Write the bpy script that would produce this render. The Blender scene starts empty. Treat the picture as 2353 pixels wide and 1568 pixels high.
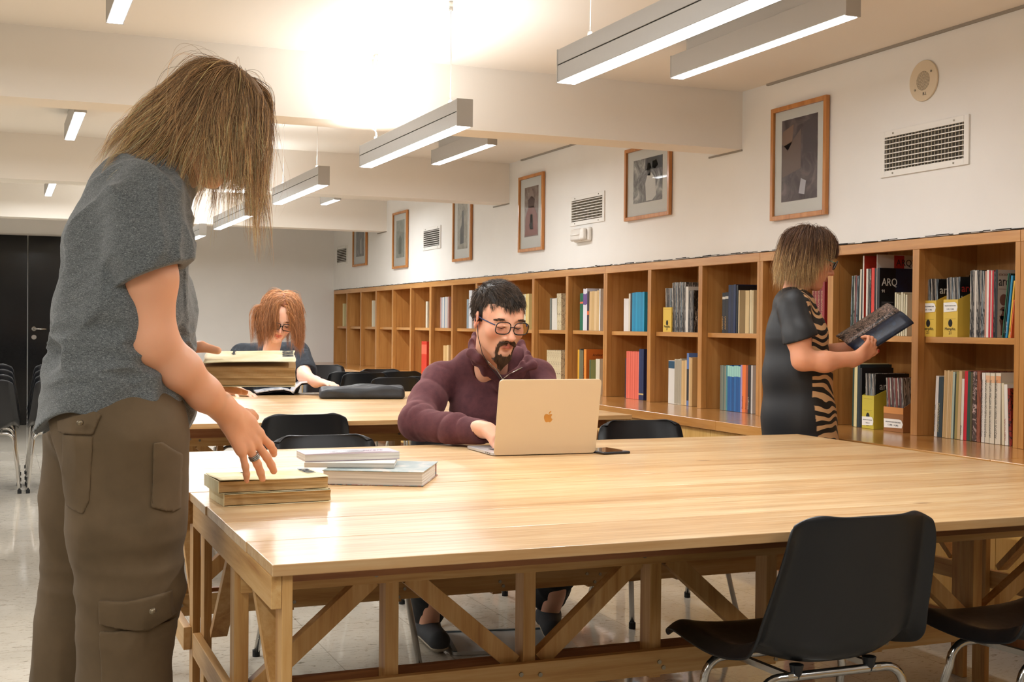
import bpy, bmesh, math, random
import numpy as np
from mathutils import Vector, Matrix, Euler
SC = bpy.context.scene
COL = SC.collection
rnd = random.Random(7)
PI = math.pi

# ------------------------------------------------------------------ camera
F_PX, CX, CY, CAM_H = 2865.0, 1176.5, 784.0, 1.19
_y = Vector((0 - CX, CY - 736, -F_PX)).normalized()
_x = Vector((8166 - CX, CY - 812, -F_PX)); _x = (_x - _y * _x.dot(_y)).normalized()
_z = _x.cross(_y)
MC = Matrix((( _x[0], _y[0], _z[0]), (_x[1], _y[1], _z[1]), (_x[2], _y[2], _z[2])))   # world -> camera axes
cam_data = bpy.data.cameras.new('camera')
cam_data.sensor_width = 36.0
cam_data.lens = 36.0 * F_PX / 2353.0
cam_data.clip_start = 0.05
cam = bpy.data.objects.new('camera', cam_data)
COL.objects.link(cam)
cam.matrix_world = Matrix.Translation((0, 0, CAM_H)) @ MC.transposed().to_4x4()
SC.camera = cam

# ------------------------------------------------------------------ view and world
SC.view_settings.view_transform = 'Standard'
SC.view_settings.look = 'None'
SC.view_settings.exposure = 0.26
SC.view_settings.gamma = 1.0
SC.view_settings.use_curve_mapping = False
wd = bpy.data.worlds.new('world'); SC.world = wd; wd.use_nodes = True
wd.node_tree.nodes['Background'].inputs[0].default_value = (0.9, 0.95, 1.0, 1)
wd.node_tree.nodes['Background'].inputs[1].default_value = 0.35
SC.cycles.max_bounces = 7
SC.cycles.diffuse_bounces = 4
SC.cycles.use_denoising = True

# measured points: a ray through a photo point met with a real plane of the room
def _ray(px, py): return MC.transposed() @ Vector(((px - CX) / F_PX, -(py - CY) / F_PX, -1.0))
def on_x(px, py, X): r = _ray(px, py); return Vector((0, 0, CAM_H)) + r * (X / r.x)
def on_y(px, py, Y): r = _ray(px, py); return Vector((0, 0, CAM_H)) + r * (Y / r.y)
def on_z(px, py, z): r = _ray(px, py); return Vector((0, 0, CAM_H)) + r * ((z - CAM_H) / r.z)
def at_d(px, py, D): return Vector((0, 0, CAM_H)) + _ray(px, py) * D

# ------------------------------------------------------------------ objects and tags
WL = {}
def tag(o, label=None, cat=None, group=None, kind=None):
    if label: o['label'] = label
    if cat: o['category'] = cat
    if group: o['group'] = group
    if kind: o['kind'] = kind
    return o
def thing(name, label, cat, loc=(0, 0, 0), group=None):
    o = bpy.data.objects.new(name, None); COL.objects.link(o)
    o.empty_display_size = 0.05
    o.location = loc; WL[o] = Vector(loc)
    return tag(o, label, cat, group)
def copy_tree(o, parent=None):
    c = o.copy(); COL.objects.link(c)
    if parent is not None: c.parent = parent
    for ch in o.children: copy_tree(ch, c)
    return c
def link(name, me, m, parent=None, smooth=False):
    o = bpy.data.objects.new(name, me); COL.objects.link(o)
    if m is not None:
        for k in (m if isinstance(m, (list, tuple)) else [m]): me.materials.append(k)
    if parent is not None:
        o.parent = parent
        w = WL.get(parent, Vector())
        if w.length > 0: me.transform(Matrix.Translation(-w))
        WL[o] = w
    if smooth:
        for p in me.polygons: p.use_smooth = True
    return o
def frame_of(d, up=Vector((0, 0, 1))):
    d = Vector(d).normalized()
    if abs(d.dot(up)) > 0.98: up = Vector((0, 1, 0))
    s = d.cross(up).normalized(); return s, s.cross(d).normalized(), d
class MB:
    def __init__(s): s.v = []; s.f = []; s.m = []; s.c = []
    def _add(s, vs, fs, m=0):
        n = len(s.v); s.v += [tuple(v) for v in vs]
        s.f += [tuple(i + n for i in f) for f in fs]; s.m += [m] * len(fs); return s
    def box(s, x0, x1, y0, y1, z0, z1, M=None, m=0):
        vs = [Vector((x, y, z)) for z in (z0, z1) for y in (y0, y1) for x in (x0, x1)]
        if M is not None: vs = [M @ v for v in vs]
        return s._add(vs, [(0, 2, 3, 1), (4, 5, 7, 6), (0, 1, 5, 4), (2, 6, 7, 3), (0, 4, 6, 2), (1, 3, 7, 5)], m)
    def bar(s, a, b, w, h, up=(0, 0, 1), m=0):
        a, b = Vector(a), Vector(b); sx, u, d = frame_of(b - a, Vector(up))
        vs = [p + sx * i * w / 2 + u * j * h / 2 for p in (a, b) for i, j in ((-1, -1), (1, -1), (1, 1), (-1, 1))]
        return s._add(vs, [(3, 2, 1, 0), (4, 5, 6, 7), (0, 1, 5, 4), (1, 2, 6, 5), (2, 3, 7, 6), (3, 0, 4, 7)], m)
    def tube(s, pts, r, n=8, m=0, cap=True, closed=False):
        pts = [Vector(p) for p in pts]; N = len(pts)
        rs = r if isinstance(r, (list, tuple)) else [r] * N
        u = None; rings = []
        for i, p in enumerate(pts):
            if closed: d = pts[(i + 1) % N] - pts[i - 1]
            else: d = pts[min(i + 1, N - 1)] - pts[max(i - 1, 0)]
            if d.length < 1e-9: d = Vector((0, 0, 1))
            d.normalize()
            if u is None: u = frame_of(d)[0]
            u = (u - d * u.dot(d)).normalized(); w = d.cross(u)
            rings.append([p + (u * math.cos(2 * PI * k / n) + w * math.sin(2 * PI * k / n)) * rs[i] for k in range(n)])
        vs = [v for R in rings for v in R]; fs = []
        for i in range(N if closed else N - 1):
            j = (i + 1) % N
            for k in range(n): fs.append((i * n + k, i * n + (k + 1) % n, j * n + (k + 1) % n, j * n + k))
        if cap and not closed: fs += [tuple(range(n - 1, -1, -1)), tuple((N - 1) * n + k for k in range(n))]
        return s._add(vs, fs, m)
    def cyl(s, c, ax, r, L, n=16, m=0, r2=None):
        c = Vector(c); ax = Vector(ax).normalized()
        return s.tube([c - ax * L / 2, c + ax * L / 2], [r, r if r2 is None else r2], n, m)
    def prism(s, poly, o, ux, uy, depth, m=0):
        o, ux, uy = Vector(o), Vector(ux), Vector(uy); w = ux.cross(uy).normalized() * depth; n = len(poly)
        vs = [o + ux * x + uy * y for x, y in poly]; vs += [v + w for v in vs]
        fs = [tuple(range(n - 1, -1, -1)), tuple(range(n, 2 * n))] + [(i, (i + 1) % n, n + (i + 1) % n, n + i) for i in range(n)]
        return s._add(vs, fs, m)
    def grid(s, P, m=0, flip=False):
        nu, nv = len(P), len(P[0]); vs = [p for r in P for p in r]; fs = []
        for i in range(nu - 1):
            for j in range(nv - 1):
                q = (i * nv + j, (i + 1) * nv + j, (i + 1) * nv + j + 1, i * nv + j + 1)
                fs.append(q[::-1] if flip else q)
        return s._add(vs, fs, m)
    def ball(s, c, r, n=12, m=0, M=None):
        c = Vector(c); r = Vector(r) if not isinstance(r, (int, float)) else Vector((r, r, r)); vs = []; fs = []
        h = n // 2
        for i in range(h + 1):
            t = PI * i / h
            for k in range(n):
                a = 2 * PI * k / n; d = Vector((math.sin(t) * math.cos(a) * r.x, math.sin(t) * math.sin(a) * r.y, math.cos(t) * r.z))
                vs.append(c + (M @ d if M is not None else d))
        for i in range(h):
            for k in range(n): fs.append((i * n + k, (i + 1) * n + k, (i + 1) * n + (k + 1) % n, i * n + (k + 1) % n))
        return s._add(vs, fs, m)
    def build(s, name, m, parent=None, smooth=False, bevel=0, seg=2, auto=None):
        me = bpy.data.meshes.new(name); me.from_pydata(s.v, [], s.f)
        if any(s.m): me.polygons.foreach_set('material_index', s.m)
        me.update()
        o = link(name, me, m, parent, smooth)
        if bevel:
            b = o.modifiers.new('bevel', 'BEVEL'); b.width = bevel; b.segments = seg; b.limit_method = 'ANGLE'
        return o

def text(s, size, m, parent, o, ux, uy, name='lettering', align='LEFT', ext=0.0004, sx=1.0):
    cu = bpy.data.curves.new('t', 'FONT'); cu.body = s; cu.size = size; cu.extrude = ext; cu.align_x = align; cu.resolution_u = 3
    t = bpy.data.objects.new('t', cu); COL.objects.link(t)
    bpy.context.view_layer.update()
    me = bpy.data.meshes.new_from_object(t.evaluated_get(bpy.context.evaluated_depsgraph_get()))
    bpy.data.objects.remove(t); me.materials.clear()
    ux, uy = Vector(ux).normalized(), Vector(uy).normalized(); w = ux.cross(uy)
    T = Matrix(((ux.x * sx, uy.x, w.x, o[0]), (ux.y * sx, uy.y, w.y, o[1]), (ux.z * sx, uy.z, w.z, o[2]), (0, 0, 0, 1)))
    me.transform(T)
    return link(name, me, m, parent)

# ------------------------------------------------------------------ materials
def lin(c):
    if isinstance(c, str): c = [int(c[i:i + 2], 16) / 255 for i in (0, 2, 4)]
    return tuple((x / 12.92 if x <= 0.04045 else ((x + 0.055) / 1.055) ** 2.4) for x in c) + (1,)
class NT:
    def __init__(s, name):
        s.mat = bpy.data.materials.new(name); s.mat.use_nodes = True; s.t = s.mat.node_tree; s.b = s.t.nodes['Principled BSDF']
    def n(s, typ, **kw):
        x = s.t.nodes.new(typ)
        for k, v in kw.items(): setattr(x, k, v)
        return x
    def l(s, a, b): s.t.links.new(a, b)
    def coords(s, scale=(1, 1, 1), rot=(0, 0, 0), kind='Object'):
        tc = s.n('ShaderNodeTexCoord'); mp = s.n('ShaderNodeMapping'); s.l(tc.outputs[kind], mp.inputs[0])
        mp.inputs['Scale'].default_value = scale; mp.inputs['Rotation'].default_value = rot; return mp.outputs[0]
    def noise(s, vec, scale, detail=3, rough=0.5, dist=0):
        x = s.n('ShaderNodeTexNoise'); s.l(vec, x.inputs['Vector']); x.inputs['Scale'].default_value = scale
        x.inputs['Detail'].default_value = detail; x.inputs['Roughness'].default_value = rough; x.inputs['Distortion'].default_value = dist; return x.outputs[0]
    def ramp(s, fac, stops, interp='LINEAR'):
        x = s.n('ShaderNodeValToRGB'); s.l(fac, x.inputs[0]); e = x.color_ramp.elements; x.color_ramp.interpolation = interp
        while len(e) < len(stops): e.new(0.5)
        for k, (p, c) in enumerate(stops): e[k].position = p; e[k].color = lin(c)
        return x.outputs[0]
    def mix(s, fac, a, b, mode='MIX'):
        x = s.n('ShaderNodeMix', data_type='RGBA', blend_type=mode)
        for sock, v in ((x.inputs[0], fac), (x.inputs[6], a), (x.inputs[7], b)):
            if hasattr(v, 'links'): s.l(v, sock)
            elif isinstance(v, (int, float)): sock.default_value = v
            else: sock.default_value = lin(v)
        return x.outputs[2]
    def math(s, op, a, b=None):
        x = s.n('ShaderNodeMath', operation=op)
        for k, v in enumerate((a, b)):
            if v is None: continue
            if hasattr(v, 'links'): s.l(v, x.inputs[k])
            else: x.inputs[k].default_value = v
        return x.outputs[0]
    def bump(s, h, strength=0.3, dist=0.01):
        x = s.n('ShaderNodeBump'); s.l(h, x.inputs['Height']); x.inputs['Strength'].default_value = strength; x.inputs['Distance'].default_value = dist
        s.l(x.outputs[0], s.b.inputs['Normal'])
    def base(s, c):
        if hasattr(c, 'links'): s.l(c, s.b.inputs['Base Color'])
        else: s.b.inputs['Base Color'].default_value = lin(c)
    def set(s, **kw):
        for k, v in kw.items(): s.b.inputs[k.replace('_', ' ')].default_value = v
        return s
_mc = {}
def mat(name, color, rough=0.6, metal=0.0, spec=0.5, **kw):
    key = (name, color, rough, metal)
    if key in _mc: return _mc[key]
    t = NT(name); t.base(color); t.set(Roughness=rough, Metallic=metal); t.b.inputs['Specular IOR Level'].default_value = spec
    # a faint surface variation keeps every material procedural
    v = t.noise(t.coords(), 60, 2); x = t.n('ShaderNodeMapRange'); t.l(v, x.inputs[0]); x.inputs[3].default_value = max(0, rough - 0.06); x.inputs[4].default_value = min(1, rough + 0.06)
    t.l(x.outputs[0], t.b.inputs['Roughness'])
    for k, vv in kw.items(): t.b.inputs[k.replace('_', ' ')].default_value = vv
    _mc[key] = t.mat; return t.mat
def wood(name, dark, mid, light, axis=0, scale=1.0, rough=0.4, plank=0.0, plank_axis=1, streak=0.5, knots=0.0, coat=0.0, seam=0.0):
    t = NT(name); tc = t.n('ShaderNodeTexCoord'); sep = t.n('ShaderNodeSeparateXYZ'); t.l(tc.outputs['Object'], sep.inputs[0])
    geo = t.n('ShaderNodeObjectInfo')
    mp = t.n('ShaderNodeMapping'); t.l(tc.outputs['Object'], mp.inputs[0])
    sc = [14 * scale] * 3; sc[axis] = 0.9 * scale; mp.inputs['Scale'].default_value = sc
    cmb = t.n('ShaderNodeCombineXYZ'); r7 = t.math('MULTIPLY', geo.outputs['Random'], 37.0)
    if plank:
        pid = t.math('FLOOR', t.math('DIVIDE', sep.outputs[plank_axis], plank))
        wn = t.n('ShaderNodeTexWhiteNoise', noise_dimensions='1D'); t.l(pid, wn.inputs['W'])
        off = t.math('ADD', t.math('MULTIPLY', wn.outputs['Value'], 41.0), r7)
    else: off = r7
    for k in range(3): t.l(off, cmb.inputs[k])
    va = t.n('ShaderNodeVectorMath', operation='ADD'); t.l(mp.outputs[0], va.inputs[0]); t.l(cmb.outputs[0], va.inputs[1]); v = va.outputs[0]
    n1 = t.noise(v, 1.0, 4, 0.6, 0.6); n2 = t.noise(v, 5.0, 3, 0.6, 0.3)
    g = t.mix(streak * 0.6, n1, n2)
    c = t.ramp(g, [(0.30, dark), (0.47, mid), (0.66, light)])
    if plank:
        c = t.mix(0.22, c, t.ramp(wn.outputs['Value'], [(0.0, dark), (0.5, mid), (1.0, light)]))
        if seam:
            fr = t.math('FRACT', t.math('DIVIDE', sep.outputs[plank_axis], plank))
            e = t.math('LESS_THAN', t.math('ABSOLUTE', t.math('SUBTRACT', fr, 0.5)), 0.5 - 0.0012 / plank)
            c = t.mix(t.math('MULTIPLY', t.math('SUBTRACT', 1.0, e), seam), c, dark)
    if knots:
        mk = t.n('ShaderNodeMapping'); t.l(tc.outputs['Object'], mk.inputs[0]); s2 = [5.0] * 3; s2[axis] = 2.2; mk.inputs['Scale'].default_value = s2
        vo = t.n('ShaderNodeTexVoronoi'); t.l(mk.outputs[0], vo.inputs['Vector']); vo.inputs['Scale'].default_value = 1.0; vo.inputs['Randomness'].default_value = 1
        k = t.ramp(vo.outputs['Distance'], [(0.03, 'ffffff'), (0.075, '000000')])
        c = t.mix(t.math('MULTIPLY', k, knots), c, '6b3c18')
    t.base(c); t.set(Roughness=rough); t.b.inputs['Coat Weight'].default_value = coat; t.b.inputs['Coat Roughness'].default_value = 0.18
    t.bump(n2, 0.08, 0.004); return t.mat
def vcol(name, rough=0.5, bump=None, base=None, sss=0.0, sheen=0.0, spec=0.5, aniso=0.0):
    """colour from the mesh attribute 'Col'"""
    t = NT(name); a = t.n('ShaderNodeAttribute'); a.attribute_name = 'Col'; t.base(a.outputs['Color']); t.set(Roughness=rough)
    if sss: t.b.inputs['Subsurface Weight'].default_value = sss; t.b.inputs['Subsurface Radius'].default_value = (1.0, 0.35, 0.2); t.b.inputs['Subsurface Scale'].default_value = 0.006
    t.b.inputs['Specular IOR Level'].default_value = spec
    if bump: t.bump(t.noise(t.coords(), bump[0], 3), bump[1], 0.002)
    return t.mat
def glow(name, color, strength):
    t = NT(name); t.base(color); t.b.inputs['Emission Color'].default_value = lin(color); t.b.inputs['Emission Strength'].default_value = strength; return t.mat

M = {}
M['wall'] = None
t = NT('white plaster'); t.base(t.mix(0.5, 'eae6e0', t.ramp(t.noise(t.coords(), 3, 3), [(0.3, 'e9e6e2'), (0.7, 'f0eeea')]))); t.set(Roughness=0.85); t.bump(t.noise(t.coords(), 90, 3), 0.06, 0.003); M['wall'] = t.mat
t = NT('ceiling paint'); t.base('efe8de'); t.set(Roughness=0.9); t.bump(t.noise(t.coords(), 70, 3), 0.05, 0.003); M['ceil'] = t.mat
def floor_mat():
    t = NT('speckled vinyl floor tiles'); v = t.coords()
    sep = t.n('ShaderNodeSeparateXYZ'); t.l(v, sep.inputs[0])
    base = t.ramp(t.noise(v, 2.2, 3), [(0.3, 'b2aa9b'), (0.7, 'c4bcae')])
    mp = t.coords((22, 60, 22), (0, 0, 0.5)); sp = t.noise(mp, 1.0, 5, 0.75, 1.2)
    c = t.mix(1.0, base, t.ramp(sp, [(0.30, '8a7c68'), (0.44, 'ffffff'), (0.60, 'ffffff'), (0.72, 'fff8ea')]), 'MULTIPLY')
    c = t.mix(t.ramp(sp, [(0.60, '000000'), (0.74, '909090')]), c, 'e6dfd2')
    ex = t.math('LESS_THAN', t.math('ABSOLUTE', t.math('SUBTRACT', t.math('FRACT', t.math('DIVIDE', t.math('ADD', sep.outputs[0], 100.1), 0.4)), 0.5)), 0.496)
    ey = t.math('LESS_THAN', t.math('ABSOLUTE', t.math('SUBTRACT', t.math('FRACT', t.math('DIVIDE', t.math('ADD', sep.outputs[1], 100.0), 0.4)), 0.5)), 0.496)
    e = t.math('MULTIPLY', ex, ey)
    c = t.mix(t.math('MULTIPLY', t.math('SUBTRACT', 1.0, e), 0.5), c, '6f6657')
    t.base(c); rr = t.ramp(t.noise(v, 6, 3), [(0.3, '3a3a3a'), (0.7, '525252')]); t.l(rr, t.b.inputs['Roughness'])
    t.bump(t.noise(t.coords((8, 8, 8)), 1, 2), 0.04, 0.01); return t.mat
M['floor'] = floor_mat()
M['table'] = wood('pale pine tabletop', 'ad7d4a', 'd2a873', 'e8ceA2', 0, 1.0, 0.36, 0.13, 1, 0.8, 0.5, 0.25, 0.5)
M['tedge'] = wood('raw pine lumber along y', 'a8743a', 'c99a5c', 'dcb67e', 1, 1.2, 0.5, knots=0.4)
M['tx'] = wood('raw pine lumber along x', 'a8743a', 'c99a5c', 'dcb67e', 0, 1.2, 0.5, knots=0.4)
M['tz'] = wood('raw pine lumber upright', 'a06a33', 'c39253', 'd8ae74', 2, 1.2, 0.5, knots=0.4)
M['tdark'] = wood('reddish pine lumber', '7d4a24', '9c6536', 'b57d48', 2, 1.2, 0.5)
M['sy'] = wood('varnished shelf timber along y', 'ad7438', 'c48b4a', 'd3a062', 1, 0.8, 0.35, knots=0.15, coat=0.3)
M['sz'] = wood('varnished shelf timber upright', 'a26a33', 'bb8344', 'cc9757', 2, 0.8, 0.38, coat=0.2)
M['counter'] = wood('varnished counter timber', 'ad7438', 'c48b4a', 'd3a062', 1, 0.8, 0.22, knots=0.2, coat=0.6)
M['cab'] = wood('pale yellow cabinet veneer', 'c79443', 'd9ab5e', 'e3bb75', 2, 1.0, 0.45)
M['frame'] = wood('honey timber picture frame', '9c5f28', 'b87636', 'cb8c4a', 2, 1.5, 0.35, coat=0.3)
M['black'] = mat('black moulded plastic', '17181b', 0.38)
M['chrome'] = mat('chromed steel tube', 'c8c6c2', 0.16, 1.0)
M['steel'] = mat('zinc screw', '9a9486', 0.35, 0.9)
M['rubber'] = mat('black rubber', '0d0d0d', 0.7)
M['alu'] = mat('brushed light grey aluminium', 'aeaba6', 0.4, 0.35)
M['darkgap'] = mat('dark shadow gap', '1c1a18', 0.8)
M['white'] = mat('white painted metal', 'ebe8e2', 0.45)
M['paper'] = mat('white paper', 'f2efe8', 0.8)
M['ink'] = mat('black ink', '17161a', 0.6)
# ================================================================== ROOM
XW, YF, ZC = 3.85, 15.24, 2.51
XL, YN = -5.5, -3.2
Z_TOP, Z_MID, Z_CNT, X_CNT = 1.598, 1.154, 0.704, 3.42
def struct(name, mb, m, **kw): return tag(mb.build(name, m, **kw), kind='structure')
struct('floor', MB().box(XL - .2, XW + .5, YN - .2, YF + .2, -0.1, 0), M['floor'])
struct('ceiling', MB().box(XL - .2, XW + .5, YN - .2, YF + .2, ZC, ZC + .12), M['ceil'])
struct('wall_right', MB().box(XW, XW + .4, YN, YF, Z_TOP + .004, ZC), M['wall'])
struct('wall_right_back', MB().box(XW + .361, XW + .5, YN, YF, 0, Z_TOP + .003), M['wall'])
struct('wall_far', MB().box(XL, XW + .4, YF, YF + .12, 0, ZC), M['wall'])
struct('wall_left', MB().box(XL - .12, XL, YN, YF, 0, ZC), M['wall'])
struct('wall_near', MB().box(XL, XW + .4, YN - .12, YN, 0, ZC), M['wall'])
for k, yb in enumerate((2.55, 6.0, 9.46, 12.95)):
    struct('trim_%d' % (k + 1), MB().box(XL, XW, yb, yb + .235, 2.187, ZC), M['ceil'])
    struct('trim_%d' % (k + 5), MB().box(XW - .006, XW, yb - .004, yb + .35, 2.177, 2.187).box(XW - .012, XW, yb + .23, yb + 3.2, ZC - .012, ZC), mat('grey joint sealant', '9b948a', 0.8))
# ragged gap where the plaster meets the shelf top
mb = MB(); y = 3.0
while y < YF - .05:
    w = rnd.uniform(.02, .09); h = rnd.choice([.0012, .002, .003, .0045]) * (1.3 if 5 < y < 9 else .8); z = Z_TOP + .004 + rnd.uniform(-.001, .004)
    mb.box(XW - .003, XW, y, y + w, z, z + h); y += w * rnd.choice([.95, .95, 1.0, 1.5])
struct('trim_9', mb, M['darkgap'])
# black double door in the far wall
d = MB().box(-2.0, .285, YF - .03, YF - .002, 0.0, 2.155).box(.295, 2.0, YF - .03, YF - .002, 0.0, 2.155)
door = struct('door_1', d, mat('glossy black door laminate', '050608', 0.14), bevel=.003)
door['label'] = 'black double door in the far wall'
p = on_y(78, 756, YF - .03)
MB().cyl((p.x, YF - .04, p.z), (0, 1, 0), .027, .012, 20).tube([(p.x, YF - .04, p.z), (p.x, YF - .085, p.z), (p.x + .03, YF - .09, p.z), (p.x + .13, YF - .09, p.z - .002)], .010, 10).build('door_handle', M['chrome'], door, smooth=True)
MB().cyl((p.x, YF - .04, p.z - .095), (0, 1, 0), .027, .012, 20).build('lock_escutcheon', M['chrome'], door)

# ================================================================== SHELVING
PITCH, Y0 = 0.628, 3.92
T = 0.044
for u in range(-1, 6):
    ya, yb = Y0 + u * 3 * PITCH, Y0 + (u + 1) * 3 * PITCH
    where = {-1: 'nearest the camera, cut by the right edge', 0: 'behind the zebra dress', 1: 'just left of the zebra dress',
             2: 'directly behind the maroon fleece', 3: 'just left of the maroon fleece', 4: 'above the far black chairs', 5: 'touching the far wall'}[u]
    r = thing('bookcase', 'open timber bookcase %s' % where, 'bookcase', (XW + .15, ya, Z_CNT), 'built-in bookcases along the right wall')
    MB().box(XW - .004, XW + .034, ya + .001, yb - .001, Z_TOP - .048, Z_TOP).build('top_rail', M['sy'], r, bevel=.0015)
    for k in range(4):
        yc = ya + k * PITCH; w = T / 2
        a, b = yc - w, yc + w
        if k == 0: a = yc + .001
        if k == 3: b = yc - .001
        if k in (0, 3): a, b = (yc + .001, yc + .028) if k == 0 else (yc - .028, yc - .001)
        MB().box(XW - .002, XW + .035, a, b, Z_CNT, Z_TOP - .048).box(XW + .035, XW + .335, a + .003, b - .003, Z_CNT, Z_TOP - .02).build('upright', M['sz'], r, bevel=.001)
    MB().box(XW + .335, XW + .352, ya + .002, yb - .002, Z_CNT, Z_TOP).build('back_panel', M['sz'], r)
    MB().box(XW + .03, XW + .352, ya + .002, yb - .002, Z_TOP - .02, Z_TOP).build('top_panel', M['sy'], r)
    for k in range(3):
        a, b = ya + k * PITCH + .026, ya + (k + 1) * PITCH - .026
        sh = MB().box(XW + .036, XW + .334, a, b, Z_MID - .027, Z_MID).build('shelf', M['sy'], r, bevel=.001)
        # shelf-pin holes on the far side panel of each bay
        for zz in (Z_MID + .055, Z_MID - .075): MB().cyl((XW + .10, b + .0225, zz), (0, 1, 0), .0045, .003, 8).build('pin_hole', M['darkgap'], r)
cy = [YN, 1.2, 3.2, 4.62, 6.15, 7.9, 9.7, 11.5, 13.4, YF - .002]
cy = [YN + .01, 1.2, 3.62, 5.55, 7.9, 10.1, 12.3, YF - .002]
for k in range(len(cy) - 1):
    wh = ['out of frame near the camera', 'under the nearest bookcase', 'under the dark magazines and yellow boxes, nearest in the photo', 'behind the zebra dress', 'beside the laptop lid', 'behind the maroon fleece', 'at the far end by the chairs'][k]
    tag(MB().box(X_CNT, XW + .36, cy[k] + .001, cy[k + 1] - .001, Z_CNT - .05, Z_CNT - .0005).build('counter_top', M['counter'], bevel=.002), 'varnished timber counter slab %s' % wh, 'counter', 'counter slabs under the bookcases')
cab_y = [YN + .02, -.6, 1.9, 3.62, 5.2, 6.55, 8.3, 10.4, 12.6, YF - .01]
cab_l = ['farthest behind the camera', 'beside the camera', 'at the right edge behind the cropped chair', 'below the yellow magazine boxes', 'behind the zebra dress',
         'seen between laptop lid and rear table corner', 'hidden behind the maroon fleece', 'behind the far black chairs', 'in the far corner of the room']
for k in range(9):
    y, y1 = cab_y[k], cab_y[k + 1]
    c = thing('base_cabinet', 'pale timber base cabinet under the counter, %s' % cab_l[k], 'cabinet', (XW - .1, y, 0), 'base cabinets along the right wall')
    MB().box(X_CNT + .05, XW + .35, y + .001, y1 - .001, .08, Z_CNT - .052).build('body', M['cab'], c)
    n = max(2, round((y1 - y) / .5))
    for i in range(n):
        MB().box(X_CNT + .032, X_CNT + .0495, y + (y1 - y) * i / n + .0015, y + (y1 - y) * (i + 1) / n - .0015, .09, Z_CNT - .056).build('cabinet_door', M['cab'], c, bevel=.001)
    MB().box(X_CNT + .1, XW + .35, y + .001, y1 - .001, 0, .08).build('plinth', M['tdark'], c)

# ================================================================== LINEAR LIGHTS
M['tubeglow'] = glow('lit diffuser', 'fcfcff', 9.0)
LAMP_W = 0.065
def area(name, loc, sx, sy, power, up, parent):
    L = bpy.data.lights.new(name, 'AREA'); L.shape = 'RECTANGLE'; L.size = sx; L.size_y = sy; L.energy = power; L.color = (.95, .98, 1.0)
    o = bpy.data.objects.new(name, L); COL.objects.link(o); o.parent = parent; w = WL[parent]
    o.location = Vector(loc) - w
    if up: o.rotation_euler = (PI, 0, 0)
    return o
def hang(x, y0, y1, zb, label, cond=False, pw=30, upw=14):
    t = thing('pendant_light', label, 'lamp', (x, (y0 + y1) / 2, zb), 'linear pendant lights on wires')
    W, Hh = LAMP_W / 2, .108
    MB().box(x - W, x + W, y0, y1, zb + .004, zb + Hh * .52).box(x - W, x + W, y0, y1, zb + Hh * .55, zb + Hh).box(x - W + .003, x + W - .003, y0 + .002, y1 - .002, zb + .02, zb + Hh - .004, m=1).build('housing', [M['alu'], M['darkgap']], t, bevel=.0012)
    for yy in (y0 - .003, y1 + .003): MB().box(x - W - .001, x + W + .001, yy - .003, yy + .003, zb, zb + Hh + .001).build('end_cap', M['alu'], t)
    MB().box(x - W + .006, x + W - .006, y0 + .006, y1 - .006, zb - .001, zb + .0045).build('diffuser', M['tubeglow'], t)
    area('lamp_light', (x, (y0 + y1) / 2, zb - .003), .05, y1 - y0 - .03, pw, False, t)
    area('up_light', (x, (y0 + y1) / 2, zb + Hh + .006), .05, y1 - y0 - .03, upw, True, t)
    for yy in (y0 + .17, y1 - .17):
        MB().tube([(x, yy, zb + Hh), (x + .002, yy, zb + Hh + .2), (x, yy, ZC - .03)], .0016, 6).cyl((x, yy, zb + Hh + .012), (0, 0, 1), .008, .026, 10).cyl((x, yy, ZC - .02), (0, 0, 1), .009, .04, 10).build('suspension_wire', mat('pale steel wire', 'd8d4cc', .3, .5), t, smooth=True)
    if cond:
        yy = y1 - .12; pts = []
        for i in range(40):
            s = i / 39; zz = zb + Hh + .005 + (ZC - zb - Hh) * s
            pts.append((x + .006 + .03 * math.sin(s * 26) * math.exp(-((s - .25) / .2) ** 2), yy + .03 * math.cos(s * 26) * math.exp(-((s - .25) / .2) ** 2), zz))
        MB().tube(pts, .0022, 6).build('power_cord', mat('clear power cord', 'e8e4d8', .35), t, smooth=True)
        MB().box(x - .02, x + .02, yy - .02, yy + .02, ZC - .012, ZC - .001).build('ceiling_plate', M['white'], t)
    return t
def surf(x, y0, y1, zb, label, pw=30):
    t = thing('ceiling_light', label, 'lamp', (x, (y0 + y1) / 2, zb), 'linear lights fixed close to the ceiling')
    W = LAMP_W / 2
    MB().box(x - W, x + W, y0, y1, zb + .004, zb + .105).build('housing', M['alu'], t, bevel=.0012)
    MB().box(x - .02, x + .02, y0 + .12, y1 - .12, zb + .105, ZC - .001).build('mounting_rail', M['alu'], t)
    for yy in (y0 - .003, y1 + .003): MB().box(x - W - .001, x + W + .001, yy - .003, yy + .003, zb, zb + .106).build('end_cap', M['alu'], t)
    MB().box(x - W + .006, x + W - .006, y0 + .006, y1 - .006, zb - .001, zb + .0045).build('diffuser', M['tubeglow'], t)
    area('lamp_light', (x, (y0 + y1) / 2, zb - .003), .05, y1 - y0 - .03, pw, False, t)
    return t
ZH, ZS = 1.975, 2.35
def yx(px, X): return on_x(px, 400, X).y
XH = 1.70
rows_h = [(2.3, yx(1300, XH), 'large grey pendant lamp cut by the top edge, above the near table', 0), (yx(1066, XH), yx(841, XH), 'grey pendant lamp hanging between the standing person and the fleece, end cap facing out', 1),
          (yx(744, XH), yx(638, XH), 'grey pendant lamp just right of the blond hair, behind the first ceiling beam', 0), (yx(575, XH), yx(500, XH), 'pendant lamp seen through the hanging blond hair', 0), (yx(467, XH), yx(428, XH), 'small far pendant lamp by the grey shirt sleeve', 0)]
for a, b, lab, c in rows_h: hang(XH, a, b, ZH, lab, c, 13 if a < 8 else 24, 11 if c else 6 if a < 8 else 16)
XS = 2.93
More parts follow.
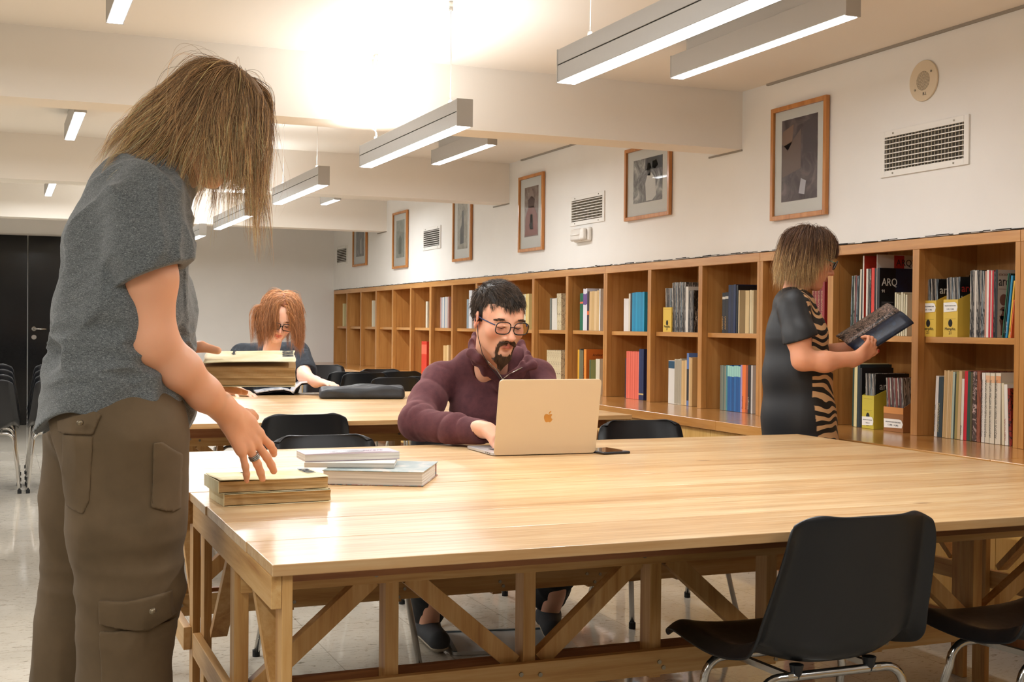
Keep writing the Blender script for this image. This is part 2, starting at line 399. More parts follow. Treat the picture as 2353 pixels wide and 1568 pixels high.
for a, b, lab in [(yx(1954, XS), yx(1553, XS), 'linear ceiling lamp nearest the right wall, top right of the photo'), (yx(1130, XS), yx(1001, XS), 'linear ceiling lamp behind the first beam, left of the poncho picture'), (yx(776, XS), yx(744, XS), 'small far ceiling lamp above the row of far pictures')]:
    surf(XS, a, b, ZS, lab, 5.5 if a < 6 else 10 if a < 8 else 18)
XN = .41
for a, b, lab in [(3.85, 5.1, 'lit ceiling lamp cut by the top edge at the upper left'), (7.35, 8.5, 'short bright ceiling lamp left of the blond head'), (11.2, 12.4, 'tiny far ceiling lamp at the left above the black door')]:
    surf(XN, a, b, ZS, lab, 15 if a < 8 else 26)
for X, q in ((-.85, 'first row left of the frame'), (-2.1, 'second row left of the frame'), (-3.4, 'third row left of the frame')):
    for a, q2 in ((0.3, 'beside the camera'), (3.85, 'before the first beam'), (7.35, 'past the first beam'), (11.0, 'past the second beam')): surf(X, a, a + 1.2, ZS, 'linear ceiling lamp, %s, %s' % (q, q2), 15)
surf(.41, .2, 1.4, ZS, 'linear ceiling lamp right above the camera', 13); surf(2.93, .2, 1.4, ZS, 'linear ceiling lamp near the right wall beside the camera', 13)
# ================================================================== WALL ITEMS
def wall_rect(p1, p2, p3):
    """near/far edges and heights of something on the right wall from three photo points: left top, right top, right bottom"""
    a, b, c = on_x(*p1, XW), on_x(*p2, XW), on_x(*p3, XW); return a.y, b.y, c.z, b.z
def print_mat(name, seed, cols, sc=9):
    t = NT(name); v = t.coords((1, 1, 1)); t.base(t.ramp(t.noise(v, sc, 6, .65, 1.0 + seed * .1), cols)); t.set(Roughness=.35); return t.mat
def picture(pts, label, cols, seed, fig, fw=.024):
    y1, y0, z0, z1 = wall_rect(*pts); dpt = .024
    r = thing('framed_picture', label, 'picture', (XW, (y0 + y1) / 2, z0), 'framed photographs on the right wall')
    X = XW - .004
    MB().box(X - dpt, X, y0, y0 + fw, z0, z1).box(X - dpt, X, y1 - fw, y1, z0, z1).box(X - dpt, X, y0 + fw, y1 - fw, z0, z0 + fw).box(X - dpt, X, y0 + fw, y1 - fw, z1 - fw, z1).build('frame', M['frame'], r, bevel=.003)
    MB().box(X - .008, X - .002, y0 + fw * .6, y1 - fw * .6, z0 + fw * .6, z1 - fw * .6).build('mat_board', mat('off white mat board', 'e9e7e0', .5), r)
    w, h = y1 - y0, z1 - z0; m1, m2 = fw + w * fig[0], fw + h * fig[1]
    a0, a1, b0, b1 = y0 + m1, y1 - m1, z0 + m2 * 1.25, z1 - m2
    ph = MB().box(X - .0095, X - .008, a0, a1, b0, b1).build('photo_print', print_mat('print ' + label[:18], seed, cols), r)
    # dark and pale silhouettes printed on the picture, u from the left (far) side, v from the bottom
    for nm, col, poly in fig[2]:
        MB().prism([((a1 - a0) * u, (b1 - b0) * v) for u, v in poly][::-1], (X - .0096, a1, b0), (0, -1, 0), (0, 0, 1), .0004).build(nm, mat('print tone ' + col, col, .4), ph)
    MB().box(X - .0125, X - .0115, y0 + fw * .8, y1 - fw * .8, z0 + fw * .8, z1 - fw * .8).build('glazing', M['glazing'], r)
    return r
t = NT('thin picture glass'); t.set(Roughness=.02); t.b.inputs['Transmission Weight'].default_value = 1; t.b.inputs['IOR'].default_value = 1.08; t.base('ffffff'); M['glazing'] = t.mat
gray = [(.3, '2c2a2a'), (.5, '8a8885'), (.68, 'd8d6d0')]
picture([(1781, 251), (1909, 218), (1913, 492)], 'tall framed photograph of an adobe hut and track, largest and nearest on the wall', [(.3, '3c3233'), (.5, '65585a'), (.7, '8a7c78')], 1,
        (.13, .085, [('printed_roof', '8f7464', [(.0, .72), (.03, .86), (.34, .93), (.30, .72), (.18, .62)]), ('printed_wall', '7c6a62', [(.02, .3), (.02, .68), (.28, .72), (.55, .86), (.55, .38)]),
                     ('printed_slope', '5c5254', [(.6, .55), (.62, .92), (.98, .98), (.98, .55)]), ('printed_stream', 'c9c6cc', [(.50, .08), (.56, .26), (.70, .22), (.66, .06)])]))
picture([(1443, 345), (1547, 318), (1550, 493)], 'framed black and white photograph of a person in a hat, cut off by the beam', gray, 2,
        (.14, .13, [('printed_backdrop', '4a4a4c', [(.42, .72), (.42, 1.0), (1.0, 1.0), (1.0, .72)]), ('printed_figure', 'dedbd4', [(.46, .02), (.42, .42), (.5, .62), (.62, .66), (.76, .5), (.8, .12), (.66, .02)]), ('printed_face', '3a3634', [(.5, .6), (.48, .74), (.6, .76), (.6, .58)]),
                     ('printed_hat', '57534f', [(.4, .73), (.48, .76), (.5, .88), (.58, .88), (.62, .77), (.68, .75)]), ('printed_bundle', 'cfccc4', [(.66, .76), (.66, .9), (.8, .92), (.86, .8), (.76, .72)])]))
picture([(1198, 409), (1254, 394), (1260, 573)], 'narrow framed colour photograph of a person in a pointed woollen cap', [(.3, '6b4f49'), (.5, '8f7a70'), (.7, 'b5a79c')], 3,
        (.17, .115, [('printed_poncho', '8b4a40', [(.05, .02), (.08, .4), (.3, .6), (.7, .6), (.95, .4), (.98, .02)]), ('printed_face', '5a3f38', [(.28, .58), (.26, .74), (.5, .82), (.74, .74), (.72, .58)]),
                      ('printed_cap', 'a08b82', [(.26, .74), (.36, .9), (.5, .98), (.6, .9), (.74, .74), (.5, .8)]), ('printed_hands', 'c9bcae', [(.4, .14), (.36, .26), (.62, .28), (.66, .14)]), ('printed_sash', '59705a', [(.42, .26), (.44, .44), (.6, .44), (.62, .26)])]))
picture([(1046, 448), (1088, 433), (1090, 597)], 'framed pale photograph of a robed figure on steps, right of the middle grille', [(.3, '8f8c82'), (.5, 'b5b0a4'), (.7, 'cdc8ba')], 4,
        (.18, .10, [('printed_figure', '5c5e60', [(.3, .1), (.28, .4), (.42, .5), (.46, .78), (.6, .8), (.66, .5), (.64, .12)])]))
picture([(907, 490), (940, 482), (944, 614)], 'narrow framed grey green photograph left of the middle grille', [(.3, '8c9188'), (.5, 'a5aaa0'), (.7, 'b8bab0')], 5,
        (.17, .11, [('printed_figure', '777b72', [(.3, .1), (.3, .5), (.5, .6), (.66, .5), (.64, .1)])]))
picture([(815, 516), (846, 508), (848, 609)], 'small far framed photograph next to the corner grille', [(.3, '6c6a6a'), (.5, '908e8c'), (.7, 'b0aeaa')], 6,
        (.17, .13, [('printed_figure', 'c4c2bc', [(.5, .1), (.5, .6), (.7, .7), (.74, .1)])]))
def grille(pts, label, nh, nv, cells=True):
    y1, y0, z0, z1 = wall_rect(*pts); fl = .03 * (z1 - z0) / .22
    r = thing('air_grille', label, 'vent', (XW, (y0 + y1) / 2, z0), 'air grilles on the right wall')
    X = XW - .001
    MB().box(X - .008, X, y0, y0 + fl, z0, z1).box(X - .008, X, y1 - fl, y1, z0, z1).box(X - .008, X, y0 + fl, y1 - fl, z0, z0 + fl).box(X - .008, X, y0 + fl, y1 - fl, z1 - fl, z1).build('grille_frame', M['white'], r, bevel=.0015)
    a0, a1, b0, b1 = y0 + fl, y1 - fl, z0 + fl, z1 - fl
    MB().box(X - .0012, X - .0004, a0, a1, b0, b1).build('grille_recess', mat('dark duct interior', '3a342a', .8), r)
    for k in range(nh):
        z = b0 + (b1 - b0) * (k + .5) / nh
        MB().box(X - .009, X - .001, a0, a1, z - .0022, z + .0022).build('louvre', M['white'], r)
    for k in range(nv):
        y = a0 + (a1 - a0) * (k + .5) / nv
        MB().box(X - .004, X - .0013, y - .0018, y + .0018, b0, b1).build('vertical_blade', mat('beige blade', 'a79c86', .5), r)
    for yy in (y0 + .12 * (y1 - y0) + .02, y1 - .12 * (y1 - y0) - .02):
        for zz in (z0 + fl / 2, z1 - fl / 2): MB().cyl((X - .009, yy, zz), (1, 0, 0), .0045, .003, 10).build('screw', M['steel'], r)
grille([(2027, 304), (2230, 262), (2230, 377)], 'largest white air grille, at the upper right below the round speaker', 7, 24)
grille([(1312, 454), (1391, 438), (1392, 508)], 'white air grille above the emergency light', 8, 24)
grille([(973, 527), (1014, 517), (1015, 570)], 'small white air grille between two narrow pictures', 8, 0)
grille([(774, 570), (799, 564), (800, 606)], 'smallest white air grille by the far corner', 8, 0)
# round speaker
p = on_x(2125, 186, XW); sp = thing('wall_speaker', 'round beige speaker cover high on the right wall', 'speaker', (XW, p.y, p.z))
MB().cyl((XW - .005, p.y, p.z), (1, 0, 0), .092, .009, 48).build('cover_plate', mat('cream painted steel', 'd9c8ac', .5), sp, bevel=.002)
hb = MB()
for ring in range(1, 9):
    n = ring * 6
    for k in range(n):
        a = 2 * PI * (k + ring * .3) / n; hb.cyl((XW - .0098, p.y + .0052 * ring * math.cos(a), p.z + .0052 * ring * math.sin(a)), (1, 0, 0), .0016, .001, 6)
tag(hb.build('sound_holes', mat('dark holes', '5a4c38', .8), sp), kind='stuff')
for s_ in (-1, 1): MB().cyl((XW - .011, p.y - s_ * .052, p.z + s_ * .035), (1, 0, 0), .005, .003, 10).build('screw', M['steel'], sp)
text('B.I.', .02, M['ink'], sp, (XW - .0099, p.y + .002, p.z - .066), (0, -1, 0), (0, 0, 1), 'mark')
# emergency light
p = on_x(1343, 540, XW); el = thing('emergency_light', 'clear plastic emergency light on the wall under a grille', 'light fixture', (XW, p.y, p.z))
MB().box(XW - .03, XW - .001, p.y - .13, p.y + .13, p.z - .05, p.z + .05).build('base', M['white'], el, bevel=.02, seg=4)
MB().box(XW - .058, XW - .029, p.y - .05, p.y + .125, p.z - .044, p.z + .044).build('lens', mat('frosted clear plastic', 'd8d2ca', .15), el, bevel=.018, seg=4)
MB().box(XW - .064, XW - .03, p.y - .11, p.y - .045, p.z - .04, p.z + .042).build('lamp_cap', M['white'], el, bevel=.016, seg=4)
MB().cyl((XW - .059, p.y + .03, p.z), (0, 1, 0), .006, .13, 10).build('lamp_tube', M['white'], el, smooth=True)

# ================================================================== TABLES
ZT = .745
def table(x0, x1, y0, y1, label, first):
    t = thing('reading_table', label, 'table', (x0, y0, 0), 'long pine reading tables')
    TH = .022
    npl = round((y1 - y0) / .26); pw = (y1 - y0) / npl
    for k in range(npl):
        e = .0 if k % 2 else .004
        MB().box(x0 + e + rnd.uniform(-.004, .002), x1, y0 + k * pw + .0006, y0 + (k + 1) * pw - .0006, ZT - TH, ZT).build('tabletop_plank', M['table'], t, bevel=.0018)
    R0, R1 = ZT - TH - .0625, ZT - TH - .0005
    L = .62
    ym = (y0 + y1) / 2
    for s_, xe in ((1, x0 + .002), (-1, x1 - .002 - .02)):
        MB().box(xe, xe + .02, y0 + .012, y1 - .02, R0, R1).build('end_rail', M['tedge'], t, bevel=.0015)
        MB().box(xe, xe + .02, y0 + .03, y1 - .03, .325, .385).build('end_rail', M['tedge'], t, bevel=.0015)
        xi = xe + .0205 if s_ > 0 else xe - .0205
        for yy in (y0 + .012, y1 - .082):
            MB().box(xi, xi + .02, yy, yy + .058, 0, R1).build('leg', M['tz'], t, bevel=.0015)
        for a, b in (((ym - .14, R0 - .005), (y0 + .09, .40)), ((ym + .14, R0 - .005), (y1 - .12, .40)), ((ym - .10, .39), (y0 + .12, R0 - .02)), ((ym + .10, .39), (y1 - .14, R0 - .02))):
            MB().bar((xi + .031, a[0], a[1]), (xi + .031, b[0], b[1]), .02, .042, (1, 0, 0)).build('end_brace', M['tz'], t, bevel=.001) if a[1] > .6 else None
    # the long spine truss under the middle of the top
    ya, yb = ym - .045, ym + .03
    xa, xb = x0 + .03, x1 - .03
    for yy, m_ in ((ya, 'tx'), (yb, 'tdx')):
        MB().box(xa, xb, yy, yy + .02, .594, .657).build('top_chord', M[m_], t, bevel=.0012)
        MB().box(xa - .02, xb, yy, yy + .02, .312, .375).build('bottom_chord', M[m_], t, bevel=.0012)
    n = 7; px = [x0 + .035 + .347 * k for k in range(n + 1)]; px[-1] = x1 - .07
    for k, X in enumerate(px):
        MB().box(X - .016, X + .016, ya + .021, yb - .001, .3, .66).build('truss_post', M['tz'], t, bevel=.001)
    for k in range(n):
        a, b = px[k], px[k + 1]
        lo, hi = (a + .035, b - .045) if k % 2 == 0 else (b - .035, a + .045)
        MB().bar((hi, ya + .046, .60), (lo, ya + .046, .37), .042, .034, (0, 1, 0)).build('truss_brace', M['tz'] if k % 2 else M['tz'], t, bevel=.001)
    for yy in (y0 + .24, y1 - .26):
        MB().box(xa, xb, yy, yy + .02, R0 + .001, R1).build('apron_rail', M['tdx'], t)
    for k, X in enumerate(px):
        for dx, z in ((0, .63), (-.045, .615), (.045, .622), (0, .345), (.012, .33)) if k % 2 else ((0, .63), (-.03, .35), (.02, .345), (0, .32)):
            MB().cyl((X + dx, ya - .0015, z), (0, 1, 0), .0055, .004, 8).build('screw', M['steel'], t)
    return t
M['tdx'] = wood('reddish pine rail along x', '7d4a24', '97623a', 'ad7748', 0, 1.2, 0.5)
table(.462, 3.085, 2.275, 3.315, 'near pine reading table with book stacks, its front edge toward the camera', True)
table(.448, 3.085, 3.322, 4.36, 'second pine reading table pushed against the near one, laptop on it', False)
table(.46, 2.93, 5.54, 6.72, 'pine reading table behind the maroon fleece, near half of the rear pair', False)
table(.45, 2.93, 6.728, 7.86, 'pine reading table with the open magazine and black case, rear half', False)

# ================================================================== CHAIRS
def chair_shell():
    prof = [(.235, .425), (.225, .442), (.19, .448), (.12, .440), (.02, .430), (-.07, .428), (-.135, .436), (-.172, .468), (-.196, .53), (-.220, .61), (-.243, .69), (-.262, .765), (-.267, .79)]
    P = []
    # refine by Catmull-Rom
    pts = []
    for i in range(len(prof) - 1):
        p0 = prof[max(i - 1, 0)]; p1 = prof[i]; p2 = prof[i + 1]; p3 = prof[min(i + 2, len(prof) - 1)]
        for s in (0, .25, .5, .75):
            pts.append(tuple(.5 * ((2 * p1[c]) + (-p0[c] + p2[c]) * s + (2 * p0[c] - 5 * p1[c] + 4 * p2[c] - p3[c]) * s * s + (-p0[c] + 3 * p1[c] - 3 * p2[c] + p3[c]) * s ** 3) for c in (0, 1)))
    pts.append(prof[-1]); N = len(pts)
    US = [-1, -.985, -.95, -.9, -.84, -.78, -.7, -.6, -.45, -.3, -.15, 0, .15, .3, .45, .6, .7, .78, .84, .9, .95, .985, 1]
    for i, (y, z) in enumerate(pts):
        v = i / (N - 1); a = pts[max(i - 1, 0)]; b = pts[min(i + 1, N - 1)]
        T_ = Vector((0, b[0] - a[0], b[1] - a[1])).normalized(); Nn = Vector((0, -T_.z, T_.y))   # points to the sitter
        if Nn.y < 0 and z > .5: Nn = -Nn
        if z < .5 and Nn.z < 0: Nn = -Nn
        back = max(0.0, min(1.0, (z - .44) / .1)); top = max(0.0, (v - .86) / .14)
        hb_ = max(0.0, min(1.0, (z - .47) / .32)); w = .236 - .046 * hb_ 
        if v > .86: w *= math.sqrt(max(0.0, 1 - top ** 2.6 * .30))
        if v < .12: w *= 1 - (.12 - v) ** 2 * 3.5
        mid = math.exp(-((v - .50) / .13) ** 2)
        row = []
        for u in US:
            au = abs(u)
            cur = (.030 * (1 - back) + .050 * back) * max(0, au) ** 3.0 + mid * .075 * au ** 3
            fl = -.034 * max(0, (au - .82) / .18) ** 1.3 * (1.0 + mid * 1.5) * (1 - .85 * top)
            q = Vector((w * u, y, z)) + Nn * (cur + fl)
            if v > .86: q.z += .004 * math.cos(u * PI) * top - .034 * max(0, (au - .66) / .34) ** 2.2 * top; q.z -= 0.012 * (1 - au ** 2) * top; q.y += .0
            row.append(q)
        P.append(row)
    return P
def make_chair(label):
    t = thing('stacking_chair', label, 'chair', (0, 0, 0), 'black plastic shell chairs')
    o = MB().grid(chair_shell()).build('seat_shell', M['black'], t, smooth=True)
    s = o.modifiers.new('thickness', 'SOLIDIFY'); s.thickness = .007; s.offset = 0
    o.modifiers.new('sub', 'SUBSURF').levels = 1; o.modifiers['sub'].render_levels = 1
    def u_leg(yt, yf, zt, xt, xf):
        pts = [(-xf, yf, .02)]; n = 6
        for s_ in (-1, 1):
            arc = []
            for k in range(n + 1):
                a = PI / 2 * k / n
                arc.append((s_ * (xt - .055 * (1 - math.cos(a))), yt, zt - .055 * (1 - math.sin(a))))
            pts += arc if s_ < 0 else arc[::-1]
        pts.append((xf, yf, .02)); return pts
    MB().tube(u_leg(-.13, -.235, .405, .20, .235), .0105, 10).build('leg_frame', M['chrome'], t, smooth=True)
    MB().tube(u_leg(.10, .20, .398, .20, .235), .0105, 10).build('leg_frame', M['chrome'], t, smooth=True)
    for s_ in (-1, 1):
        MB().bar((s_ * .12, -.14, .407), (s_ * .12, .11, .40), .014, .014).build('side_rail', M['chrome'], t)
        for yy in (-.13, .10): MB().tube([(s_ * .10, yy, .432), (s_ * .10, yy, .400)], [.017, .010], 8).build('seat_mount', M['black'], t)
        for yf in (-.239, .204): MB().cyl((s_ * .236, yf, .012), (0, 0, 1), .0135, .024, 12).build('foot_cap', M['rubber'], t)
    return t
chair0 = make_chair('black shell chair at the near table, its back filling the lower right')
chair0.location = (1.76, 2.47, 0)
def put_chair(x, y, rz, label, z=0.0, tilt=0.0, group=None):
    c = copy_tree(chair0); c.location = (x, y, z); c.rotation_euler = (tilt, 0, rz); c['label'] = label
    if group: c['group'] = group
    return c
put_chair(2.42, 2.38, 0.02, 'black shell chair cut by the right edge, beside the near table')
put_chair(1.13, 1.13, 0.15, 'black shell chair of which only the top rim shows at the bottom right edge')
put_chair(1.085, 4.20, PI, 'grey-lit chair top showing over the far table edge behind the book stacks')
put_chair(1.82, 4.82, PI, 'black shell chair under the maroon fleece wearer')
put_chair(2.55, 4.53, PI - .05, 'empty black chair behind the phone, right of the laptop')
put_chair(1.27, 5.76, .0, 'black chair at the rear table, behind the reaching hand')
put_chair(2.16, 5.76, .0, 'black chair at the rear table, half hidden by the fleece sleeve')
put_chair(1.50, 8.12, PI, 'black shell chair under the black tee reader')
far = [(745, 12.2, 835, 'leftmost of the far black chair backs, next to the black tee'), (772, 11.0, 843, 'far black chair back right beside the black tee'), (841, 10.3, 851, 'far black chair back above the middle of the black case'),
       (872, 11.2, 838, 'far black chair, its top just right of the centre of the far row'), (922, 10.7, 840, 'far black chair with a tall rim left of the fleece'), (912, 9.5, 860, 'nearest far chair back, above the right end of the case'), (985, 9.75, 850, 'far black chair mostly hidden by the fleece')]
for px, D, py, lab in far:
    p = at_d(px, py, D); put_chair(p.x, p.y + (.26 if D < 11 else -.26) , 0 if D < 11.1 else PI, lab)
# two stacks by the far left door
for sx, sy, nm in ((-.108, 9.42, 'left stack'), (.418, 9.42, 'right stack beside the grey shirt')):
    for k, q in enumerate(('lowest', 'second lowest', 'second highest', 'topmost')):
        put_chair(sx, sy + .065 * k, .0, '%s black chair of the %s before the black door' % (q, nm), z=.034 * k, group='stacked chairs by the black door')

# ================================================================== THINGS ON THE TABLES
def slab(mb, c, ux, uy, L, W, z0, z1, m=0):
    c = Vector((c[0], c[1], 0)); ux, uy = Vector((*ux, 0)), Vector((*uy, 0))
    pts = [c, c + ux * L, c + ux * L + uy * W, c + uy * W]
    vs = [(p.x, p.y, z) for z in (z0, z1) for p in pts]
    return mb._add(vs, [(3, 2, 1, 0), (4, 5, 6, 7), (0, 1, 5, 4), (1, 2, 6, 5), (2, 3, 7, 6), (3, 0, 4, 7)], m)
def page_mat(name, a, b, axis=2, n=420):
    t = NT(name); v = t.coords((3, 3, n)); t.base(t.ramp(t.noise(v, 1, 2), [(.35, a), (.65, b)])); t.set(Roughness=.85); return t.mat
M['oldpages'] = page_mat('yellowed page edges', 'a98450', 'd6b27c')
M['newpages'] = page_mat('white page edges', 'c9c0b4', 'efe9df')
t = NT('faded cream cover'); v = t.coords(); t.base(t.ramp(t.noise(v, 9, 4, .6, .6), [(.3, 'd9c68e'), (.5, 'e6d9ac'), (.7, 'efe8cc')])); t.set(Roughness=.7); M['cream'] = t.mat
t = NT('art dust jacket'); v = t.coords(); t.base(t.ramp(t.noise(v, 22, 5, .7, 2), [(.3, '30414a'), (.44, '6f8a8c'), (.52, 'a9563a'), (.6, 'b9c0b6'), (.7, '4f3a30')])); t.set(Roughness=.3); M['jacket'] = t.mat
t = NT('grey teal jacket'); v = t.coords(); t.base(t.ramp(t.noise(v, 10, 5, .6, 1), [(.35, '7f9196'), (.55, '9fadac'), (.7, 'd0c6bc')])); t.set(Roughness=.28); M['jacket2'] = t.mat
def edge_frame(p, q, z):
    a, b = on_z(*p, z), on_z(*q, z); d = Vector((b.x - a.x, b.y - a.y, 0)); L = d.length; d.normalize(); return a, (d.x, d.y), (-d.y, d.x), L
def old_book(a, ux, uy, L, W, z0, th, name_label, cover_lift, mark, sag=0.0):
    """thick yellowed paperback lying flat, cover curling up"""
    r = thing('old_paperback', name_label, 'book', (a.x, a.y, z0), 'old cream paperbacks handled by the standing person')
    U, Vv = Vector((*ux, 0)), Vector((*uy, 0)); A = Vector((a.x, a.y, 0))
    # text block with a slightly rounded, uneven fore edge
    nu, nz = 24, 8; P = []
    for j in range(nz + 1):
        z = z0 + .002 + (th - .004) * j / nz
        ring = []
        for i in range(nu + 1): ring.append(A + U * L * i / nu + Vv * (.0022 * math.sin(i * .9 + j * 1.3) * .4 + .003 * math.sin(j / nz * PI)) + Vector((0, 0, z - sag * math.sin(PI * i / nu))))
        for i in range(9): ring.append(A + U * (L + .0015 * math.sin(j)) + Vv * W * (i + 1) / 9 + Vector((0, 0, z)))
        for i in range(nu): ring.append(A + U * L * (1 - (i + 1) / nu) + Vv * W + Vector((0, 0, z)))
        for i in range(8): ring.append(A + Vv * W * (1 - (i + 1) / 9) + Vector((0, 0, z)))
        P.append(ring)
    n = len(P[0]); mb = MB(); vs = [p for R in P for p in R]; fs = []
    for j in range(nz):
        for i in range(n): fs.append((j * n + i, j * n + (i + 1) % n, (j + 1) * n + (i + 1) % n, (j + 1) * n + i))
    fs += [tuple(range(n - 1, -1, -1)), tuple(nz * n + i for i in range(n))]
    mb._add(vs, fs); mb.build('page_block', M['oldpages'], r, smooth=False)
    for nm, zc, s_ in (('front_cover', z0 + th - .002, 1), ('back_cover', z0, 0)):
        P = []
        for i in range(25):
            row = []
            for j in range(13):
                u, v = i / 24, j / 12
                zz = zc + (cover_lift(u, v) if s_ else 0)
                row.append(A + U * (L * u + .002 * math.sin(7 * v)) + Vv * (W * v - .004 * (1 - v) + .0015 * math.sin(u * 11)) + Vector((0, 0, zz)))
            P.append(row)
        o = MB().grid(P, flip=True).build(nm, M['cream'], r, smooth=True)
        so = o.modifiers.new('t', 'SOLIDIFY'); so.thickness = .0012; so.offset = 1
        if s_: cov = o
    MB().prism([(0, 0), (W, 0), (W, th), (0, th)], tuple(A - U * .0005 + Vector((0, 0, z0))), Vv, (0, 0, 1), -.002).build('spine', M['cream'], r)
    if mark:
        for s, sz, u, v, dv in mark:
            o_ = A + U * L * u + Vv * W * v + Vector((0, 0, z0 + th + .0006 + max(0, cover_lift(u, v))))
            text(s, sz, mat('grey printed ink', '3c3c44', .6), cov, o_, -Vv if dv else U, U if dv else Vv, 'printed_title', sx=.62)
    return r
# pair of old books on the near table
a, ux, uy, L = edge_frame((516, 1165), (760, 1152), ZT)
W_OB = .17
Lw = L
old_book(a, ux, uy, Lw, W_OB, ZT + .0005, .031, 'old cream paperback, bottom of the pair under the reaching hand', lambda u, v: 0, None)
a2 = Vector((a.x, a.y, 0)) + Vector((*ux, 0)) * -.012 + Vector((*uy, 0)) * .004
old_book(a2, ux, uy, Lw + .006, W_OB, ZT + .032, .029, 'old cream paperback on top of the pair, under the reaching hand', lambda u, v: .0035 + .003 * math.cos(u * 5) * (1 - v) * .6,
         [('KBAUN', .040, .86, .90, True), ('obras', .012, .30, .8, True), ('escogidas', .010, .34, .8, True)])
# three books to the right
def plain_book(p, q, W, z0, th, label, cov, pages, hard=False, name='book', skew=0.0):
    a, ux, uy, L = edge_frame(p, q, z0)
    r = thing(name, label, 'book', (a.x, a.y, z0), 'books stacked on the near table'); e = .003 if hard else .0
    slab(MB(), (a.x + (uy[0] + ux[0]) * e, a.y + (uy[1] + ux[1]) * e), ux, uy, L - 2 * e, W - 2 * e, z0 + .0018, z0 + th - .0018).build('page_block', pages, r)
    slab(MB(), (a.x, a.y), ux, uy, L, W, z0 + .0002, z0 + .0020).build('back_cover', cov, r, bevel=.0004)
    f = slab(MB(), (a.x, a.y), ux, uy, L, W, z0 + th - .0020, z0 + th).build('front_cover', cov, r, bevel=.0004)
    return r, a, ux, uy, L, f
hb_, a, ux, uy, L, f = plain_book((740, 1114), (972, 1119), .27, ZT + .0005, .040, 'large hardback with a painted jacket, bottom of the stack left of the laptop', M['jacket'], M['newpages'], True, 'hardback_book')
f.data.materials.clear(); f.data.materials.append(M['jacket2'])
slab(MB(), (a.x + uy[0] * .2345, a.y + uy[1] * .2345), ux, uy, L, .002, ZT + .001, ZT + .040).build('spine', M['jacket'], hb_)
z1 = ZT + .0415
wb, a, ux, uy, L, f = plain_book((699, 1075), (906, 1076), .16, z1, .014, 'white paperback in the middle of the three-book stack', mat('white card cover', 'ddd9d2', .4), M['newpages'], False, 'paperback_book')
z2 = z1 + .0148
pk, a, ux, uy, L, f = plain_book((701, 1062), (918, 1055), .115, z2, .021, 'lilac paperback with a portrait cover, topmost of the three-book stack', mat('lilac cover', 'c3b0bd', .3), M['newpages'], False, 'paperback_book')
A = Vector((a.x, a.y, z2 + .0213)); U, Vv = Vector((*ux, 0)), Vector((*uy, 0))
MB().prism([(L * (.45 + .23 * math.cos(k * PI / 8)), .055 + .038 * math.sin(k * PI / 8)) for k in range(16)], A, U, Vv, .0002).build('cover_portrait', print_mat('portrait print', 3, [(.3, '4b4450'), (.5, '8f8a94'), (.7, 'd9d4d8')], 30), f)
MB().prism([(L * .08, .004), (L * .92, .004), (L * .8, .016), (L * .15, .012)], A, U, Vv, .00025).build('cover_band', mat('brown cover band', '8a5a48', .3), f)
text('aurora', .022, mat('plum ink', '6a4a62', .5), f, A + U * L * .66 + Vv * .055, U, Vv, 'printed_title')
# smartphone
p = on_z(1376, 1040, ZT); ph = thing('smartphone', 'black smartphone lying on the table right of the laptop', 'phone', (p.x, p.y, ZT))
a, ux, uy, L = edge_frame((1388, 1046), (1449, 1043), ZT)
slab(MB(), (a.x, a.y), ux, uy, L, .15, ZT + .0005, ZT + .009).build('phone_body', mat('dark grey phone case', '24252a', .35), ph, bevel=.0035, seg=3)
slab(MB(), (a.x + (ux[0] + uy[0]) * .004, a.y + (ux[1] + uy[1]) * .004), ux, uy, L - .008, .142, ZT + .0088, ZT + .0094).build('phone_screen', mat('dark phone glass', '0b0c10', .06), ph, bevel=.0002)
# laptop
LB = on_z(1134, 1049, ZT); LB.z = ZT
lp = thing('laptop', 'open gold laptop in front of the maroon fleece, lid toward the camera', 'laptop', (LB.x, LB.y, ZT))
gold = mat('champagne gold aluminium', 'd9c2a0', .38, .25); silver = mat('silver aluminium', 'c9c9cb', .3, .5)
lw, ld = .372, .26; th_ = math.radians(-3)
U = Vector((math.cos(th_), math.sin(th_), 0)); Vv = Vector((-math.sin(th_) - .06, math.cos(th_), 0)).normalized(); Zv = Vector((0, 0, 1))
def rrect(w, h, r, n=5):
    pts = []
    for cx_, cy_, a0 in ((w - r, h - r, 0), (r, h - r, 90), (r, r, 180), (w - r, r, 270)):
        for k in range(n + 1): a_ = math.radians(a0 + 90 * k / n); pts.append((cx_ + r * math.cos(a_), cy_ + r * math.sin(a_)))
    return pts
MB().prism(rrect(lw, ld, .012), LB + Zv * .002, U, Vv, .0095).build('keyboard_base', silver, lp, bevel=.001)
MB().prism(rrect(lw - .06, .10, .002), LB + Zv * .0116 + U * .03 + Vv * .03, U, Vv, .0004).build('keyboard_well', mat('black key well', '111113', .5), lp)
for r_ in range(5):
    for c_ in range(14):
        if c_ < 6: MB().prism(rrect(.0185, .016, .002, 2), LB + Zv * .0119 + U * (.034 + c_ * .0216) + Vv * (.034 + r_ * .0188), U, Vv, .0012).build('key', mat('black key', '1a1a1c', .5), lp)
MB().prism(rrect(.14, .09, .003), LB + Zv * .0116 + U * .115 + Vv * .155, U, Vv, .0003).build('trackpad', silver, lp)
for k in range(3): MB().prism(rrect(.008, .003, .0014, 3), LB + Zv * .005 - U * .0004 + Vv * (.03 + .018 * k), Vv, Zv, .0008).build('port', M['darkgap'], lp)
le = math.radians(10); Ld = (Zv * math.cos(le) - Vv * math.sin(le)).normalized(); lh = .262
lid0 = LB + Zv * .004 + Vv * .001
lid = MB().prism(rrect(lw, lh, .013), lid0, U, Ld, .0055).build('lid', gold, lp, bevel=.0012)
Nl = U.cross(Ld)     # points away from the user when negative
